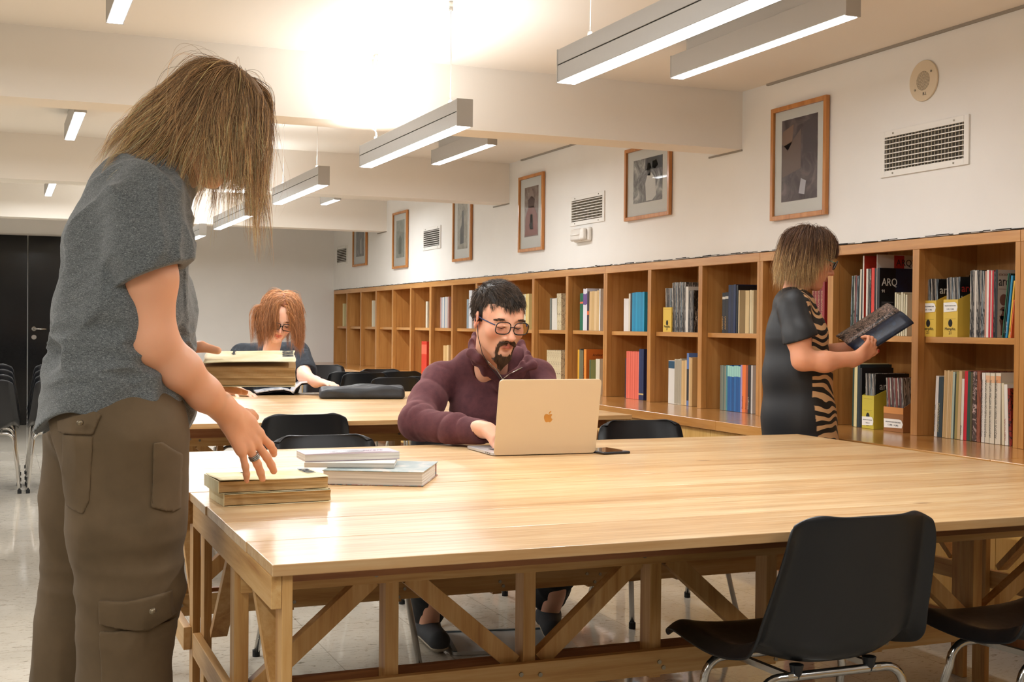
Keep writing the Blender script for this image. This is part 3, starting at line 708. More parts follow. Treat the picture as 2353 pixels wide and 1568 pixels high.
scr = MB().prism(rrect(lw - .02, lh - .02, .004), lid0 + U * .01 + Ld * .01 - Nl * .0006, U, Ld, .0004).build('screen', mat('dark laptop screen', '15171c', .1), lp)
# bitten-fruit mark on the lid, polished metal
def bez(pts, n=10):
    out = []
    for i in range(0, len(pts) - 1, 3):
        p0, p1, p2, p3 = pts[i:i + 4]
        for k in range(n): s = k / n; out.append(tuple((1 - s) ** 3 * p0[c] + 3 * s * (1 - s) ** 2 * p1[c] + 3 * s * s * (1 - s) * p2[c] + s ** 3 * p3[c] for c in (0, 1)))
    return out
body = bez([(0, .62), (-.12, .66), (-.22, .74), (-.34, .70), (-.62, .62), (-.60, .18), (-.36, -.16), (-.20, -.36), (-.12, -.22), (0, -.22), (.12, -.22), (.20, -.36), (.34, -.20), (.42, -.10), (.47, 0), (.50, .10), (.30, .16), (.22, .44), (.44, .58), (.34, .76), (.12, .68), (0, .62)])
leaf = bez([(0, .72), (.0, .90), (.10, 1.02), (.26, 1.06), (.26, .90), (.16, .76), (0, .72)])
shine = mat('polished gold metal', 'b98848', .12, .9); sc_ = .030
off = lid0 + U * lw * .5 + Ld * lh * .46
side = (Nl if Nl.dot(Vv) < 0 else -Nl)
for nm, poly in (('lid_emblem', body), ('lid_emblem_leaf', leaf)):
    MB().prism([(x * sc_, y * sc_) for x, y in poly], off + Nl * .0056, U, Ld, .0004).build(nm, shine, lid)
# ================================================================== ORGANIC SURFACES (distance fields meshed once)
V3 = lambda *a: np.array(a, dtype=np.float32)
def npv(v): return np.array([v[0], v[1], v[2]], dtype=np.float32)
CR, CU, CB = (npv(MC[0]), npv(MC[1]), npv(MC[2]))       # image right, up, toward the camera, in world axes
def P_(px, py, D): return npv(at_d(px, py, D))
def unit(v): v = np.asarray(v, dtype=np.float32); return v / np.linalg.norm(v)
def head_frame(yaw, pitch, roll=0):
    y, p, r = map(math.radians, (yaw, pitch, roll))
    f = unit(CB * math.cos(p) * math.cos(y) + CR * math.cos(p) * math.sin(y) - CU * math.sin(p))
    hz = unit(CR * math.cos(y) - CB * math.sin(y)); u = np.cross(f, -hz); u = unit(u if u.dot(CU) > 0 or abs(p) > 1.5 else -u)
    x = unit(np.cross(f, u)); u2 = u * math.cos(r) + x * math.sin(r); x2 = np.cross(f, u2)
    return np.stack([unit(x2), f, unit(u2)], 1)
class SDF:
    def __init__(s): s.ops = []
    def cap(s, a, b, ra, rb=None, k=.02, flat=None, mode=1):
        a, b = npv(a), npv(b); rb = ra if rb is None else rb; ab = b - a; L2 = max(float(ab.dot(ab)), 1e-9); m = max(ra, rb)
        if flat is not None: ax, sc = unit(flat[0]), flat[1]; m *= max(1, sc)
        def fn(P):
            t = np.clip(((P - a) @ ab) / L2, 0, 1)
            d = P - (a + t[..., None] * ab)
            if flat is not None: c = d @ ax; d = d + (c * (1 / sc - 1))[..., None] * ax
            return np.sqrt((d * d).sum(-1)) - (ra + (rb - ra) * t)
        s.ops.append((fn, np.minimum(a, b) - m, np.maximum(a, b) + m, k, mode)); return s
    def ell(s, c, r, R=None, k=.02, mode=1):
        c = npv(c); r = np.array(r, dtype=np.float32); R = np.eye(3, dtype=np.float32) if R is None else R; m = float(r.max())
        def fn(P):
            q = (P - c) @ R; k0 = np.sqrt(((q / r) ** 2).sum(-1)); k1 = np.sqrt(((q / (r * r)) ** 2).sum(-1))
            return k0 * (k0 - 1) / np.maximum(k1, 1e-6)
        s.ops.append((fn, c - m, c + m, k, mode)); return s
    def fnop(s, fn, lo, hi, k=.003, mode=1): s.ops.append((fn, npv(lo), npv(hi), k, mode)); return s
    def disp(s, fn, lo, hi): s.ops.append((fn, npv(lo), npv(hi), 0, 3)); return s
    def chain(s, pts, k=.02, flat=None, mode=1):
        for (a, ra), (b, rb) in zip(pts[:-1], pts[1:]): s.cap(a, b, ra, rb, k, flat, mode)
        return s
    @staticmethod
    def _blend(F, d, k, mode):
        if mode == 1:
            h = np.maximum(k - np.abs(F - d), 0) / max(k, 1e-6); return np.minimum(F, d) - h * h * k * .25
        if mode == -1:
            d = -d; h = np.maximum(k - np.abs(F - d), 0) / max(k, 1e-6); return np.maximum(F, d) + h * h * k * .25
        return F + d
    def eval(s, P):
        F = np.full(P.shape[:-1], .3, np.float32)
        for fn, lo, hi, k, mode in s.ops: F = s._blend(F, fn(P).astype(np.float32) if mode != 3 else fn(P, F).astype(np.float32), k, mode)
        return F
    def bounds(s):
        lo = np.min([o[1] for o in s.ops if o[4] == 1], 0); hi = np.max([o[2] for o in s.ops if o[4] == 1], 0); return lo, hi
    def net(s, vox, lo=None, hi=None, skip=()):
        if lo is None: lo, hi = s.bounds(); lo = lo - 4 * vox; hi = hi + 4 * vox
        lo = np.asarray(lo, np.float32); hi = np.asarray(hi, np.float32)
        n = np.ceil((hi - lo) / vox).astype(int) + 1
        ax = [lo[i] + vox * np.arange(n[i], dtype=np.float32) for i in range(3)]
        F = np.full(tuple(n), .3, np.float32)
        for fn, blo, bhi, k, mode in s.ops:
            mg = k + 3 * vox
            i0 = np.maximum(np.floor((blo - mg - lo) / vox).astype(int), 0); i1 = np.minimum(np.ceil((bhi + mg - lo) / vox).astype(int) + 1, n)
            if (i1 <= i0).any(): continue
            G = np.stack(np.meshgrid(*[ax[i][i0[i]:i1[i]] for i in range(3)], indexing='ij'), -1)
            sl = tuple(slice(i0[i], i1[i]) for i in range(3))
            if mode == 3: F[sl] = F[sl] + fn(G, F[sl])
            else: F[sl] = s._blend(F[sl], fn(G).astype(np.float32), k, mode)
        inside = F < 0
        cs = np.zeros(tuple(n - 1), np.int8)
        corners = [(i, j, k_) for i in (0, 1) for j in (0, 1) for k_ in (0, 1)]
        for c in corners: cs += inside[c[0]:n[0] - 1 + c[0], c[1]:n[1] - 1 + c[1], c[2]:n[2] - 1 + c[2]]
        mask = (cs > 0) & (cs < 8); cells = np.argwhere(mask)
        if not len(cells): return np.zeros((0, 3)), np.zeros((0, 4), int)
        idx = -np.ones(mask.shape, np.int64); idx[mask] = np.arange(len(cells))
        acc = np.zeros((len(cells), 3)); cnt = np.zeros(len(cells))
        for a in range(8):
            for b in range(a + 1, 8):
                A, B = np.array(corners[a]), np.array(corners[b])
                if abs(A - B).sum() != 1: continue
                fa = F[tuple((cells + A).T)]; fb = F[tuple((cells + B).T)]; m = (fa < 0) != (fb < 0)
                t = np.where(m, fa / np.where(fa == fb, 1, fa - fb), 0)
                acc[m] += (A + t[:, None] * (B - A))[m]; cnt[m] += 1
        V = lo + vox * (cells + acc / cnt[:, None])
        quads = []
        for d in range(3):
            u, v = [(1, 2), (2, 0), (0, 1)][d]
            sh = [slice(None)] * 3; sh2 = [slice(None)] * 3; sh[d] = slice(0, n[d] - 1); sh2[d] = slice(1, n[d])
            a = inside[tuple(sh)]; b = inside[tuple(sh2)]; E_ = np.argwhere(a != b)
            E_ = E_[(E_[:, u] > 0) & (E_[:, v] > 0) & (E_[:, u] < n[u] - 1) & (E_[:, v] < n[v] - 1)]
            flip = a[tuple(E_.T)]
            du = np.zeros(3, int); dv = np.zeros(3, int); du[u] = 1; dv[v] = 1
            q = np.stack([idx[tuple((E_ - du - dv).T)], idx[tuple((E_ - dv).T)], idx[tuple(E_.T)], idx[tuple((E_ - du).T)]], 1)
            q[~flip] = q[~flip][:, ::-1]; quads.append(q)
        Q = np.concatenate(quads); Q = Q[(Q >= 0).all(1)]
        if len(skip):
            cen = V[Q].mean(1); keep = np.ones(len(Q), bool)
            for slo, shi in skip: keep &= ~((cen > np.asarray(slo) + vox * .8) & (cen < np.asarray(shi) - vox * .8)).all(1)
            Q = Q[keep]; used = np.unique(Q); rm = -np.ones(len(V), int); rm[used] = np.arange(len(used)); V = V[used]; Q = rm[Q]
        return V, Q
def np_mesh(name, V, Q, m, parent, col=None, smooth=True):
    me = bpy.data.meshes.new(name); k = Q.shape[1]
    me.vertices.add(len(V)); me.vertices.foreach_set('co', np.asarray(V, np.float32).ravel())
    me.loops.add(Q.size); me.loops.foreach_set('vertex_index', Q.astype(np.int32).ravel())
    me.polygons.add(len(Q)); me.polygons.foreach_set('loop_start', np.arange(0, Q.size, k, dtype=np.int32))
    me.update(calc_edges=True)
    if smooth: me.polygons.foreach_set('use_smooth', np.ones(len(Q), bool))
    if col is not None:
        c = np.clip(np.asarray(col, np.float32), 0, 1); c = np.where(c <= .04045, c / 12.92, ((c + .055) / 1.055) ** 2.4)
        a = me.color_attributes.new('Col', 'FLOAT_COLOR', 'POINT'); a.data.foreach_set('color', np.concatenate([c, np.ones((len(c), 1))], 1).astype(np.float32).ravel())
    return link(name, me, m, parent)
def sdf_obj(name, S, vox, m, parent, fine=(), colf=None):
    V, Q = S.net(vox, skip=[(lo, hi) for lo, hi, _ in fine]); Vs, Qs, o = [V], [Q], len(V)
    for lo, hi, vx in fine:
        v, q = S.net(vx, lo, hi); Vs.append(v); Qs.append(q + o); o += len(v)
    V = np.concatenate(Vs); Q = np.concatenate(Qs)
    return np_mesh(name, V, Q, m, parent, colf(V) if colf else None)
def wob(seed, freq, n=5):
    r = np.random.RandomState(seed); K = r.normal(size=(n, 3)).astype(np.float32); K /= np.linalg.norm(K, axis=1)[:, None]; K *= freq * r.uniform(.7, 1.5, (n, 1)); ph = r.uniform(0, 6.28, n)
    K2 = r.normal(size=(n, 3)).astype(np.float32) * freq * .35
    def f(P):
        o = 0
        for i in range(n): o = o + np.sin(P @ K[i] + ph[i] + 1.3 * np.sin(P @ K2[i] + ph[(i + 2) % n]))
        return o / n
    return f
def folds(S, seed, freq, amp, direction=None, squash=.25, sharp=True):
    """soft cloth folds running along `direction`"""
    w = wob(seed, freq, 4); lo, hi = S.bounds(); D_ = None if direction is None else unit(direction)
    def fn(P, F):
        Q_ = P if D_ is None else P - ((P @ D_) * (1 - squash))[..., None] * D_
        x = w(Q_); return (amp * (np.abs(x) * 3.2 - .8 if sharp else x * 2)).astype(np.float32)
    return S.disp(fn, lo, hi)

# ---- heads and hands
def head(S, C, R, s=1.0, male=False, mouth=0.0):
    C = npv(C); g = lambda x, y, z: C + R @ (V3(x, y, z) * s)
    e = lambda c, r, k=.02, mode=1, RR=None: S.ell(g(*c), [q * s for q in r], R if RR is None else RR, k * s, mode)
    c_ = lambda a, b, ra, rb, k=.02, mode=1: S.cap(g(*a), g(*b), ra * s, rb * s, k * s, None, mode)
    e((0, -.018, .034), (.076, .096, .084), .01)
    e((0, .036, .030), (.064, .046, .058), .03)
    e((0, .032, -.035), (.061, .055, .072), .03)
    for q in (-1, 1):
        c_((q * (.050 if male else .051), .0, -.048), (q * .015, .058, -.102), .019, .016, .035)
        e((q * .043, .056, -.026), (.022, .020, .020), .03)
    e((0, .070, -.101), (.022 if male else .018, .016, .016), .025)
    c_((-.034, .0765, .021), (.034, .0765, .021), .0105 if male else .0075, .0105 if male else .0075, .02)
    for q in (-1, 1): e((q * .031, .098, .002), (.021, .016, .0135), .016, -1)
    for q in (-1, 1): e((q * .031, .0735, .0005), (.0155, .0130, .0115), .005)
    for q in (-1, 1): c_((q * .016, .0875, .0015), (q * .046, .079, -.0015), .0022, .0015, .004)
    c_((0, .084, .012), (0, .106 if male else .103, -.028 if male else -.026), .0085 if male else .0078, .0105 if male else .0095, .014)
    e((0, .110 if male else .107, -.034), (.0145 if male else .011, .013, .0115 if male else .010), .008)
    for q in (-1, 1): e((q * (.0145 if male else .0125), .097, -.037), (.0090, .011, .0082), .006)
    for q in (-1, 1): e((q * .0062, .1025, -.0425), (.0035, .0050, .0040), .003, -1)
    e((0, .078, -.062), (.030, .016, .024), .02)
    zc = -.064
    for q in (-1, 1):
        c_((0, .0945, zc + .0042), (q * .022, .0835, zc - .001), .0056, .0025, .005)
        c_((0, .0930, zc - .0062), (q * .019, .0835, zc - .003), .0066, .0030, .005)
    for q in (-1, 1): c_((0, .1005, zc - .0008), (q * .024, .0875, zc - .0018), .0010, .0012, .003, -1)
    e((0, .089, zc - .017), (.016, .007, .005), .01, -1)
    for q in (-1, 1):
        Rr = R @ np.array(Euler((math.radians(-12), 0, math.radians(q * -22))).to_matrix(), dtype=np.float32)
        e((q * .0795, -.006, -.006), (.0075, .018, .033), .006, 1, Rr)
        e((q * .0845, -.003, -.004), (.0045, .0095, .018), .004, -1, Rr)
        e((q * .0790, .006, -.010), (.004, .004, .007), .003, 1, Rr)
    return g
def head_marks(g, R, s, lip, male=False):
    mk = []
    for q in (-1, 1):
        mk.append((g(q * .008, .094, -.0605), (.016 * s, .02 * s, .0048 * s), lip, .8)); mk.append((g(q * .007, .093, -.0705), (.014 * s, .02 * s, .0062 * s), lip, .85))
        mk.append((g(q * .045, .065, -.028), (.024 * s,) * 3, (.83, .47, .38), .28)); mk.append((g(q * .08, -.006, -.006), (.02 * s, .03 * s, .038 * s), (.82, .45, .36), .35))
        mk.append((g(q * .031, .09, -.0125), (.015 * s, .02 * s, .004 * s), (.62, .40, .34), .35))
    mk.append((g(0, .108, -.034), (.014 * s,) * 3, (.84, .47, .38), .4))
    return mk
def skin_color(base, marks, R, seed=1):
    w = wob(seed, 90); base = np.array(base)
    def f(V):
        c = np.tile(base, (len(V), 1)) * (1 + .025 * w(V)[:, None])
        for cen, r, col, st in marks:
            q = (V - cen) @ R / np.array(r); a = np.clip(1.6 - np.sqrt((q * q).sum(1)) * 1.2, 0, 1)[:, None] * st; c = c * (1 - a) + np.array(col) * a
        return c
    return f
def rotv(v, ax, a):
    ax = unit(ax); return v * math.cos(a) + np.cross(ax, v) * math.sin(a) + ax * ax.dot(v) * (1 - math.cos(a))
def hand(S, W, F, N, tside, curls, s=1.0, spread=(.10, .02, -.06, -.15), thumb=(.7, .7, -.35), tcurl=(.1, .3), wr=.026):
    """W wrist, F toward the fingers, N out of the back of the hand, tside=+1 thumb on F x N side"""
    W = npv(W); F = unit(F); N = unit(N - F * F.dot(N)); X = np.cross(F, N) * tside; nails = []; tips = []
    S.cap(W - F * .03 * s, W + F * .02 * s, wr * s, .024 * s, .02, (N, .78))
    kn = ((.030, .090), (.0100, .094), (-.0105, .089), (-.0295, .079))
    for (lx, ly) in kn: S.cap(W + (X * lx * .55 + F * .012) * s, W + (X * lx + F * (ly - .008)) * s, .0165 * s, .0118 * s, .012, (N, .85))
    S.cap(W + (X * .018 + F * .02 - N * .006) * s, W + (X * .034 + F * .05 - N * .008) * s, .016 * s, .014 * s, .015)
    for i, ((lx, ly), L) in enumerate(zip(kn, (.078, .087, .081, .065))):
        p = W + (X * lx + F * ly) * s; d = rotv(F, N, spread[i] * tside * 1.0 * (-1)) if False else unit(F + X * spread[i]); r = (.0092, .0094, .0090, .0078)[i] * s
        axb = unit(np.cross(N, d)); q0 = p - d * .012 * s
        for j, fr in enumerate((.47, .29, .24)):
            d = rotv(d, axb, curls[i][j]); q = p + d * L * fr * s; S.cap(p if j else q0, q, r, r * .93, .0045 if j else .009); p = q; r *= .93
        nb = unit(np.cross(d, axb)); nb = nb if nb.dot(N) > -0.9 else nb
        nb = np.cross(d, axb); nb = unit(nb); nb = nb if np.dot(nb, rotv(N, axb, sum(curls[i]))) > 0 else -nb
        nails.append((p - d * .003 * s + nb * r * .72, d, nb, r)); tips.append(p)
    p = W + (X * .022 + F * .022 - N * .006) * s; d = unit(X * thumb[0] + F * thumb[1] + N * thumb[2]); r = .0125 * s; ax = unit(np.cross(d, F + X * -.8)); ax = ax if np.isfinite(ax).all() else N
    for j, L in enumerate((.040, .034, .027)):
        if j: d = rotv(d, ax, tcurl[j - 1])
        q = p + d * L * s; S.cap(p, q, r, r * .9, .012 if j == 0 else .005); p = q; r *= .92
    nb = unit(N - d * d.dot(N)); nails.append((p + nb * r * .75, d, nb, r * 1.1)); tips.append(p)
    return nails, tips
def nail_marks(nails, col, st=.7): return [(n[0], (n[3] * .75,) * 3, col, st) for n in nails]

# ---- hair
def hair(name, parent, m, C, R, rad, roots, length, comb, seed=1, grav=.35, nchild=10, spread=.012, colls=(), rs=.0006, steps=22, cols=None, vol=(1.0, 1.12), wave=.004, tipclump=.65, stiff=.55, pull=None, ns=3, tipcut=None, gvec=None):
    """guide strands run over the head ellipsoid and fall with gravity; children gather toward the tips"""
    rg = np.random.RandomState(seed); roots = np.asarray(roots, np.float32); G = len(roots); C = npv(C); rad = np.array(rad, np.float32)
    fac = rg.uniform(vol[0], vol[1], G).astype(np.float32)
    q = roots / np.linalg.norm(roots / rad, axis=1)[:, None]; p = C + q @ R.T
    L = (length(roots, rg) if callable(length) else np.full(G, length)) / steps
    gv = np.array([0, 0, -1], np.float32) if gvec is None else npv(gvec); d = comb(roots, rg); d = d / np.linalg.norm(d, axis=1)[:, None]; d = d @ R.T
    path = [p.copy()]
    for k in range(steps):
        f2 = 1 + (fac - 1) * min(1, (k + 1) / 5)
        tgt = gv if pull is None else gv + pull(p, k, roots)
        d = d * stiff + tgt * grav + d * 0; d = d + rg.normal(size=d.shape) * .02; d /= np.linalg.norm(d, axis=1)[:, None]
        p = p + d * L[:, None]
        for (cc, rr, RR, ff) in [(C, rad, R, f2)] + [(npv(c0), np.array(r0, np.float32), R0, 1 + (fac - 1) * .6) for c0, r0, R0 in colls]:
            ql = (p - cc) @ RR; n_ = np.linalg.norm(ql / (rr * np.asarray(ff)[:, None]), axis=1); ins = n_ < 1
            if ins.any(): ql[ins] = ql[ins] / n_[ins][:, None]; p2 = cc + ql @ RR.T; p[ins] = p2[ins]
        nd = p - path[-1]; d = nd / np.maximum(np.linalg.norm(nd, axis=1), 1e-6)[:, None]; path.append(p.copy())
    Gp = np.stack(path, 1)                                    # G, K, 3
    K = Gp.shape[1]; s = np.linspace(0, 1, K)
    off = rg.normal(size=(G, nchild, 3)) * spread; off[:, 0] *= .2
    tg = rg.uniform(0.75, 1.0, (G, nchild, 1)) ; ti = (s[None, None] * tg) * (K - 1); i0 = np.minimum(ti.astype(int), K - 2); fr = (ti - i0)[..., None]
    gi = np.arange(G)[:, None, None]; base = Gp[gi, i0] * (1 - fr) + Gp[gi, i0 + 1] * fr
    sh = (1 - tipclump * s[None, None, :, None] ** 1.2) * np.minimum(1, .35 + s * 3)[None, None, :, None]
    ph = rg.uniform(0, 6.28, (G, nchild, 1)) * .35 + rg.uniform(0, 6.28, (G, 1, 1)); wv = rg.normal(size=(G, 1, 1, 3)); fq = rg.uniform(5, 9, (G, 1, 1))
    Sx = base + off[:, :, None] * sh + (wave * np.sin(fq * s[None, None] + ph) * s[None, None])[..., None] * wv
    Sx = Sx.reshape(-1, K, 3); n = len(Sx)
    # keep the strands outside the scalp
    for (cc, rr, RR) in [(C, rad * .995, R)]:
        ql = (Sx - cc) @ RR; n_ = np.linalg.norm(ql / rr, axis=2); ins = n_ < 1; ql[ins] = ql[ins] / n_[ins][:, None]; Sx = np.where(ins[..., None], cc + ql @ RR.T, Sx)
    return strands(name, parent, m, Sx, rs, cols, rg, ns)
def strands(name, parent, m, Sx, rs, cols, rg, ns=3):
    n, K = Sx.shape[:2]; s = np.linspace(0, 1, K)
    T_ = np.gradient(Sx, axis=1); T_ /= np.maximum(np.linalg.norm(T_, axis=2), 1e-7)[..., None]
    A = rg.normal(size=(n, 1, 3)); U = np.cross(T_, A); U /= np.maximum(np.linalg.norm(U, axis=2), 1e-7)[..., None]; W = np.cross(T_, U)
    r = rs * (rg.uniform(.6, 1.4, (n, 1))) * np.clip(1.12 - s[None] ** 2, .12, 1)
    V = np.stack([Sx + (U * math.cos(2 * PI * k / ns) + W * math.sin(2 * PI * k / ns)) * r[..., None] for k in range(ns)], 2)   # n,K,ns,3
    i = np.arange(n)[:, None, None] * K * ns + np.arange(K - 1)[None, :, None] * ns; k = np.arange(ns)[None, None]; k2 = (k + 1) % ns
    Q = np.stack([i + k, i + k2, i + ns + k2, i + ns + k], -1).reshape(-1, 4)
    c = cols(rg.uniform(size=(n, 1)), s[None], Sx, rg)       # n,K,3
    c = np.repeat(c[:, :, None, :], ns, 2).reshape(-1, 3)
    return np_mesh(name, V.reshape(-1, 3), Q, m, parent, c)
def lerp_cols(stops_root, stops_tip, var=.12):
    a, b = np.array(stops_root), np.array(stops_tip)
    def f(u, s, Sx, rg):
        n = len(u); ia = rg.randint(len(a), size=n); ib = rg.randint(len(b), size=n)
        c = a[ia][:, None] * (1 - s[..., None]) + b[ib][:, None] * s[..., None]
        return c * (1 + rg.normal(size=(n, 1, 1)) * var)
    return f
def roots_on(rg, n, test):
    out = []
    while len(out) < n:
        v = rg.normal(size=3); v /= np.linalg.norm(v)
        if test(v): out.append(v)
    return np.array(out)
HM = vcol('hair', .5, sss=0, spec=.35)
SK = vcol('skin', .48, (220, .05), sss=.25, spec=.4)
def glasses(g, R, s, parent, fm, tm, w=.052, h=.038, th=.0024, temple=True, round_=.35, z0=-.002, lens=True, nm='glasses'):
    """spectacle frame worn on the face: two rims, bridge, temples, lenses"""
    G = lambda x, y, z: Vector(tuple(g(x, y, z)))
    fr = MB(); ls = MB()
    for q in (-1, 1):
        cx0 = q * .0335; pts = []
        for k in range(28):
            a = 2 * PI * k / 28; ca, sa = math.cos(a), math.sin(a); ex = 2 / (2 + 2.2 * (1 - round_))
            x = w / 2 * math.copysign(abs(ca) ** ex, ca); z = h / 2 * math.copysign(abs(sa) ** ex, sa)
            yy = .106 - .10 * max(0, abs(cx0 + x) - .02) ** 1.0 * .35
            pts.append(G(cx0 + x, yy + z * .10, z0 + z + (.002 if z > 0 else 0)))
        fr.tube(pts, th * s, 6, closed=True)
        c0 = sum(pts, Vector()) / len(pts); n0 = len(ls.v); ls.v += [tuple(c0)] + [tuple(p) for p in pts]; ls.f += [(n0, n0 + 1 + k, n0 + 1 + (k + 1) % 28) for k in range(28)]; ls.m += [0] * 28
    fr.tube([G(-.009, .107, z0 + .004), G(0, .109, z0 + .0065), G(.009, .107, z0 + .004)], th * 1.1 * s, 6)
    o = fr.build(nm, fm, parent, smooth=True)
    if lens: ls.build('lens', M['lens'], o)
    if temple:
        for q in (-1, 1):
            MB().tube([G(q * .059, .094, z0 + .008), G(q * .066, .080, z0 + .009), G(q * .078, .03, z0 + .010), G(q * .081, -.005, z0 + .012), G(q * .082, -.025, z0 - .012)], th * 1.15 * s, 6).build('temple', tm, o, smooth=True)
    return o
t = NT('spectacle lens'); t.base('ffffff'); t.set(Roughness=.02); t.b.inputs['Transmission Weight'].default_value = 1; t.b.inputs['IOR'].default_value = 1.03; M['lens'] = t.mat
# ================================================================== PEOPLE
def cut_hem(fz): return fz
# ---------- 1. the standing woman with blond hair, seen from her right side
D1 = 2.82
w1 = thing('person', 'standing person in a grey tee and olive cargo trousers reaching for old books', 'person', tuple(on_z(250, 1950, 0)))
R1 = head_frame(84, 40, 0); HC = P_(500, 282, D1)
B = SDF(); g1 = head(B, HC, R1, 1.04)
B.cap(P_(365, 420, D1), g1(0, -.03, -.05), .056, .050, .03)
B.cap(P_(335, 470, D1 - .13), P_(335, 470, D1 + .15), .055, .055, .04)
B.chain([(P_(325, 480, D1), .06), (P_(300, 600, D1), .085), (P_(285, 850, D1), .085), (P_(270, 1000, D1), .10)], .05, (CB, 1.2))
sh_r, el_r, wr_r = P_(338, 500, 2.69), P_(357, 782, 2.70), P_(528, 955, 2.865)
B.chain([(sh_r, .055), (P_(346, 640, 2.69), .053), (el_r, .043)], .03)
B.chain([(el_r, .042), (P_(415, 850, 2.74), .042), (P_(470, 905, 2.79), .0345), (wr_r, .0275)], .03)
B.ell(P_(335, 800, 2.70), (.03, .03, .03), None, .04)
kn = P_(592, 1040, 2.93); F1 = unit(kn - wr_r); N1 = unit(CU * .50 + CR * .35 + CB * .80)
nails_r, tips_r = hand(B, wr_r, F1, N1, -1, [(.12, .30, .22), (.02, .20, .15), (.05, .16, .12), (.10, .14, .10)], 1.13, (.20, .03, -.14, -.40), (.65, .55, -.5), (.1, .2))
sh_l, el_l, wr_l = P_(325, 500, 3.0), P_(176, 690, 3.08), P_(400, 862, 3.09)
B.chain([(sh_l, .05), (el_l, .04), (wr_l, .028)], .03)
nails_l, tips_l = hand(B, P_(398, 868, 3.10), unit(P_(520, 893, 3.12) - P_(398, 868, 3.10)), -CU, -1, [(0, 0, 0), (0, 0, 0), (0, 0, 0), (0, .1, .1)], 1.0, thumb=(.8, .3, -.6), tcurl=(-.35, -.35))
B.cap(P_(400, 850, 3.05), P_(432, 800, 3.05), .024, .017, .03); B.cap(P_(432, 800, 3.05), P_(462, 797, 3.05), .0155, .0130, .01); B.cap(P_(462, 797, 3.05), P_(500, 806, 3.05), .0125, .0095, .008)
for x, D in ((293, 2.72), (200, 2.95)):
    a = P_(x, 1050, D); kx = P_(x + (5 if x > 250 else -15), 1380, D); fx = P_(x - 12, 1890, D); B.chain([(a, .09), (kx, .06), (fx, .045)], .03); fd = unit(V3(CR[0], CR[1], 0))
    q_ = npv(fx); q_[2] = .05; B.cap(fx, q_, .045, .035, .02); B.cap(q_ + V3(0, 0, -.005), q_ + fd * .17 + V3(0, 0, -.015), .036, .028, .02)
mk1 = head_marks(g1, R1, 1.04, (.78, .38, .33)) + nail_marks(nails_r, (.93, .66, .58), .5)
hb = lambda c, r: (npv(c) - r, npv(c) + r)
f_h = hb(HC, .15); f_r = (np.minimum(wr_r, kn) - .06, np.maximum(wr_r, P_(660, 1120, 2.98)) + .05); f_l = (P_(395, 850, 3.0) - .05, P_(520, 790, 3.1) + .05)
f_l = (np.minimum(f_l[0], f_l[1]), np.maximum(f_l[0], f_l[1]))
sdf_obj('body', B, .005, SK, w1, [(*f_h, .0032), (*f_r, .0024), (*f_l, .0026)], skin_color((.91, .66, .51), mk1, R1, 3))
# ring
rp = npv(kn) + (F1 * .004); N1 = unit(N1 - F1 * F1.dot(N1)); rk = wr_r + (np.cross(F1, N1) * .0105 + F1 * .089) * 1.13; rd = unit(F1 + np.cross(F1, N1) * .14)
mbr = MB()
for t_ in (-.004, 0, .004):
    c = Vector(tuple(rk + rd * (.022 + t_))); sx, uy_, dd = frame_of(Vector(tuple(rd)))
    mbr.tube([c + (sx * math.cos(2 * PI * k / 20) + uy_ * math.sin(2 * PI * k / 20)) * .0112 for k in range(20)], .0021, 6, closed=True)
mbr.build('ring', mat('dull silver', '8f8d88', .3, .9), w1, smooth=True)
# tee shirt
t = NT('heather grey jersey'); v = t.coords((260, 260, 900), (0, .25, .3)); n1_ = t.noise(v, 1, 3, .7, 1.5); n2_ = t.noise(t.coords((40, 40, 160), (0, .3, 0)), 1, 3, .6, 1)
c = t.mix(.25, t.ramp(n1_, [(.36, '2a2d2e'), (.5, '545856'), (.66, 'a6a8a4')]), t.ramp(n2_, [(.35, '46484c'), (.65, '6c6f72')])); t.base(c); t.set(Roughness=.92); t.b.inputs['Sheen Weight'].default_value = .25; t.bump(n1_, .25, .002); M['heather'] = t.mat
TS = SDF()
TS.chain([(P_(335, 448, D1), .088), (P_(304, 560, D1), .124), (P_(290, 720, D1), .138), (P_(277, 900, D1), .152), (P_(262, 1020, D1), .163)], .05, (CB, 1.22))
TS.cap(P_(333, 458, D1 - .12), P_(333, 458, D1 + .13), .078, .078, .05)
TS.cap(P_(352, 425, D1), P_(385, 400, D1), .075, .062, .05)
TS.cap(P_(300, 470, D1), P_(270, 560, D1), .085, .09, .06)
TS.chain([(P_(338, 480, 2.70), .078), (P_(348, 570, 2.685), .080), (P_(358, 690, 2.68), .078)], .035)
TS.chain([(P_(325, 480, 2.98), .075), (P_(235, 610, 3.05), .075)], .035)
fo = wob(5, 46, 3); fo2 = wob(9, 150, 4); lo, hi = TS.bounds()
up1 = unit(P_(330, 400, D1) - P_(270, 980, D1))
def sh_f(P, F):
    h = P[..., 2]; amp = .0095 + .005 * np.exp(-((h - 1.13) / .06) ** 2) 
    Qv = P - ((P @ up1) * .55)[..., None] * up1
    Qh = P - ((P @ CR) * .6)[..., None] * CR
    wst = np.exp(-((h - 1.12) / .07) ** 2)
    return (amp * ((np.abs(fo(Qv)) * 2 - .7) * (1 - wst) + (np.abs(fo(Qh * 1.3)) * 2 - .7) * wst) + .0012 * fo2(P)).astype(np.float32)
TS.disp(sh_f, lo, hi)
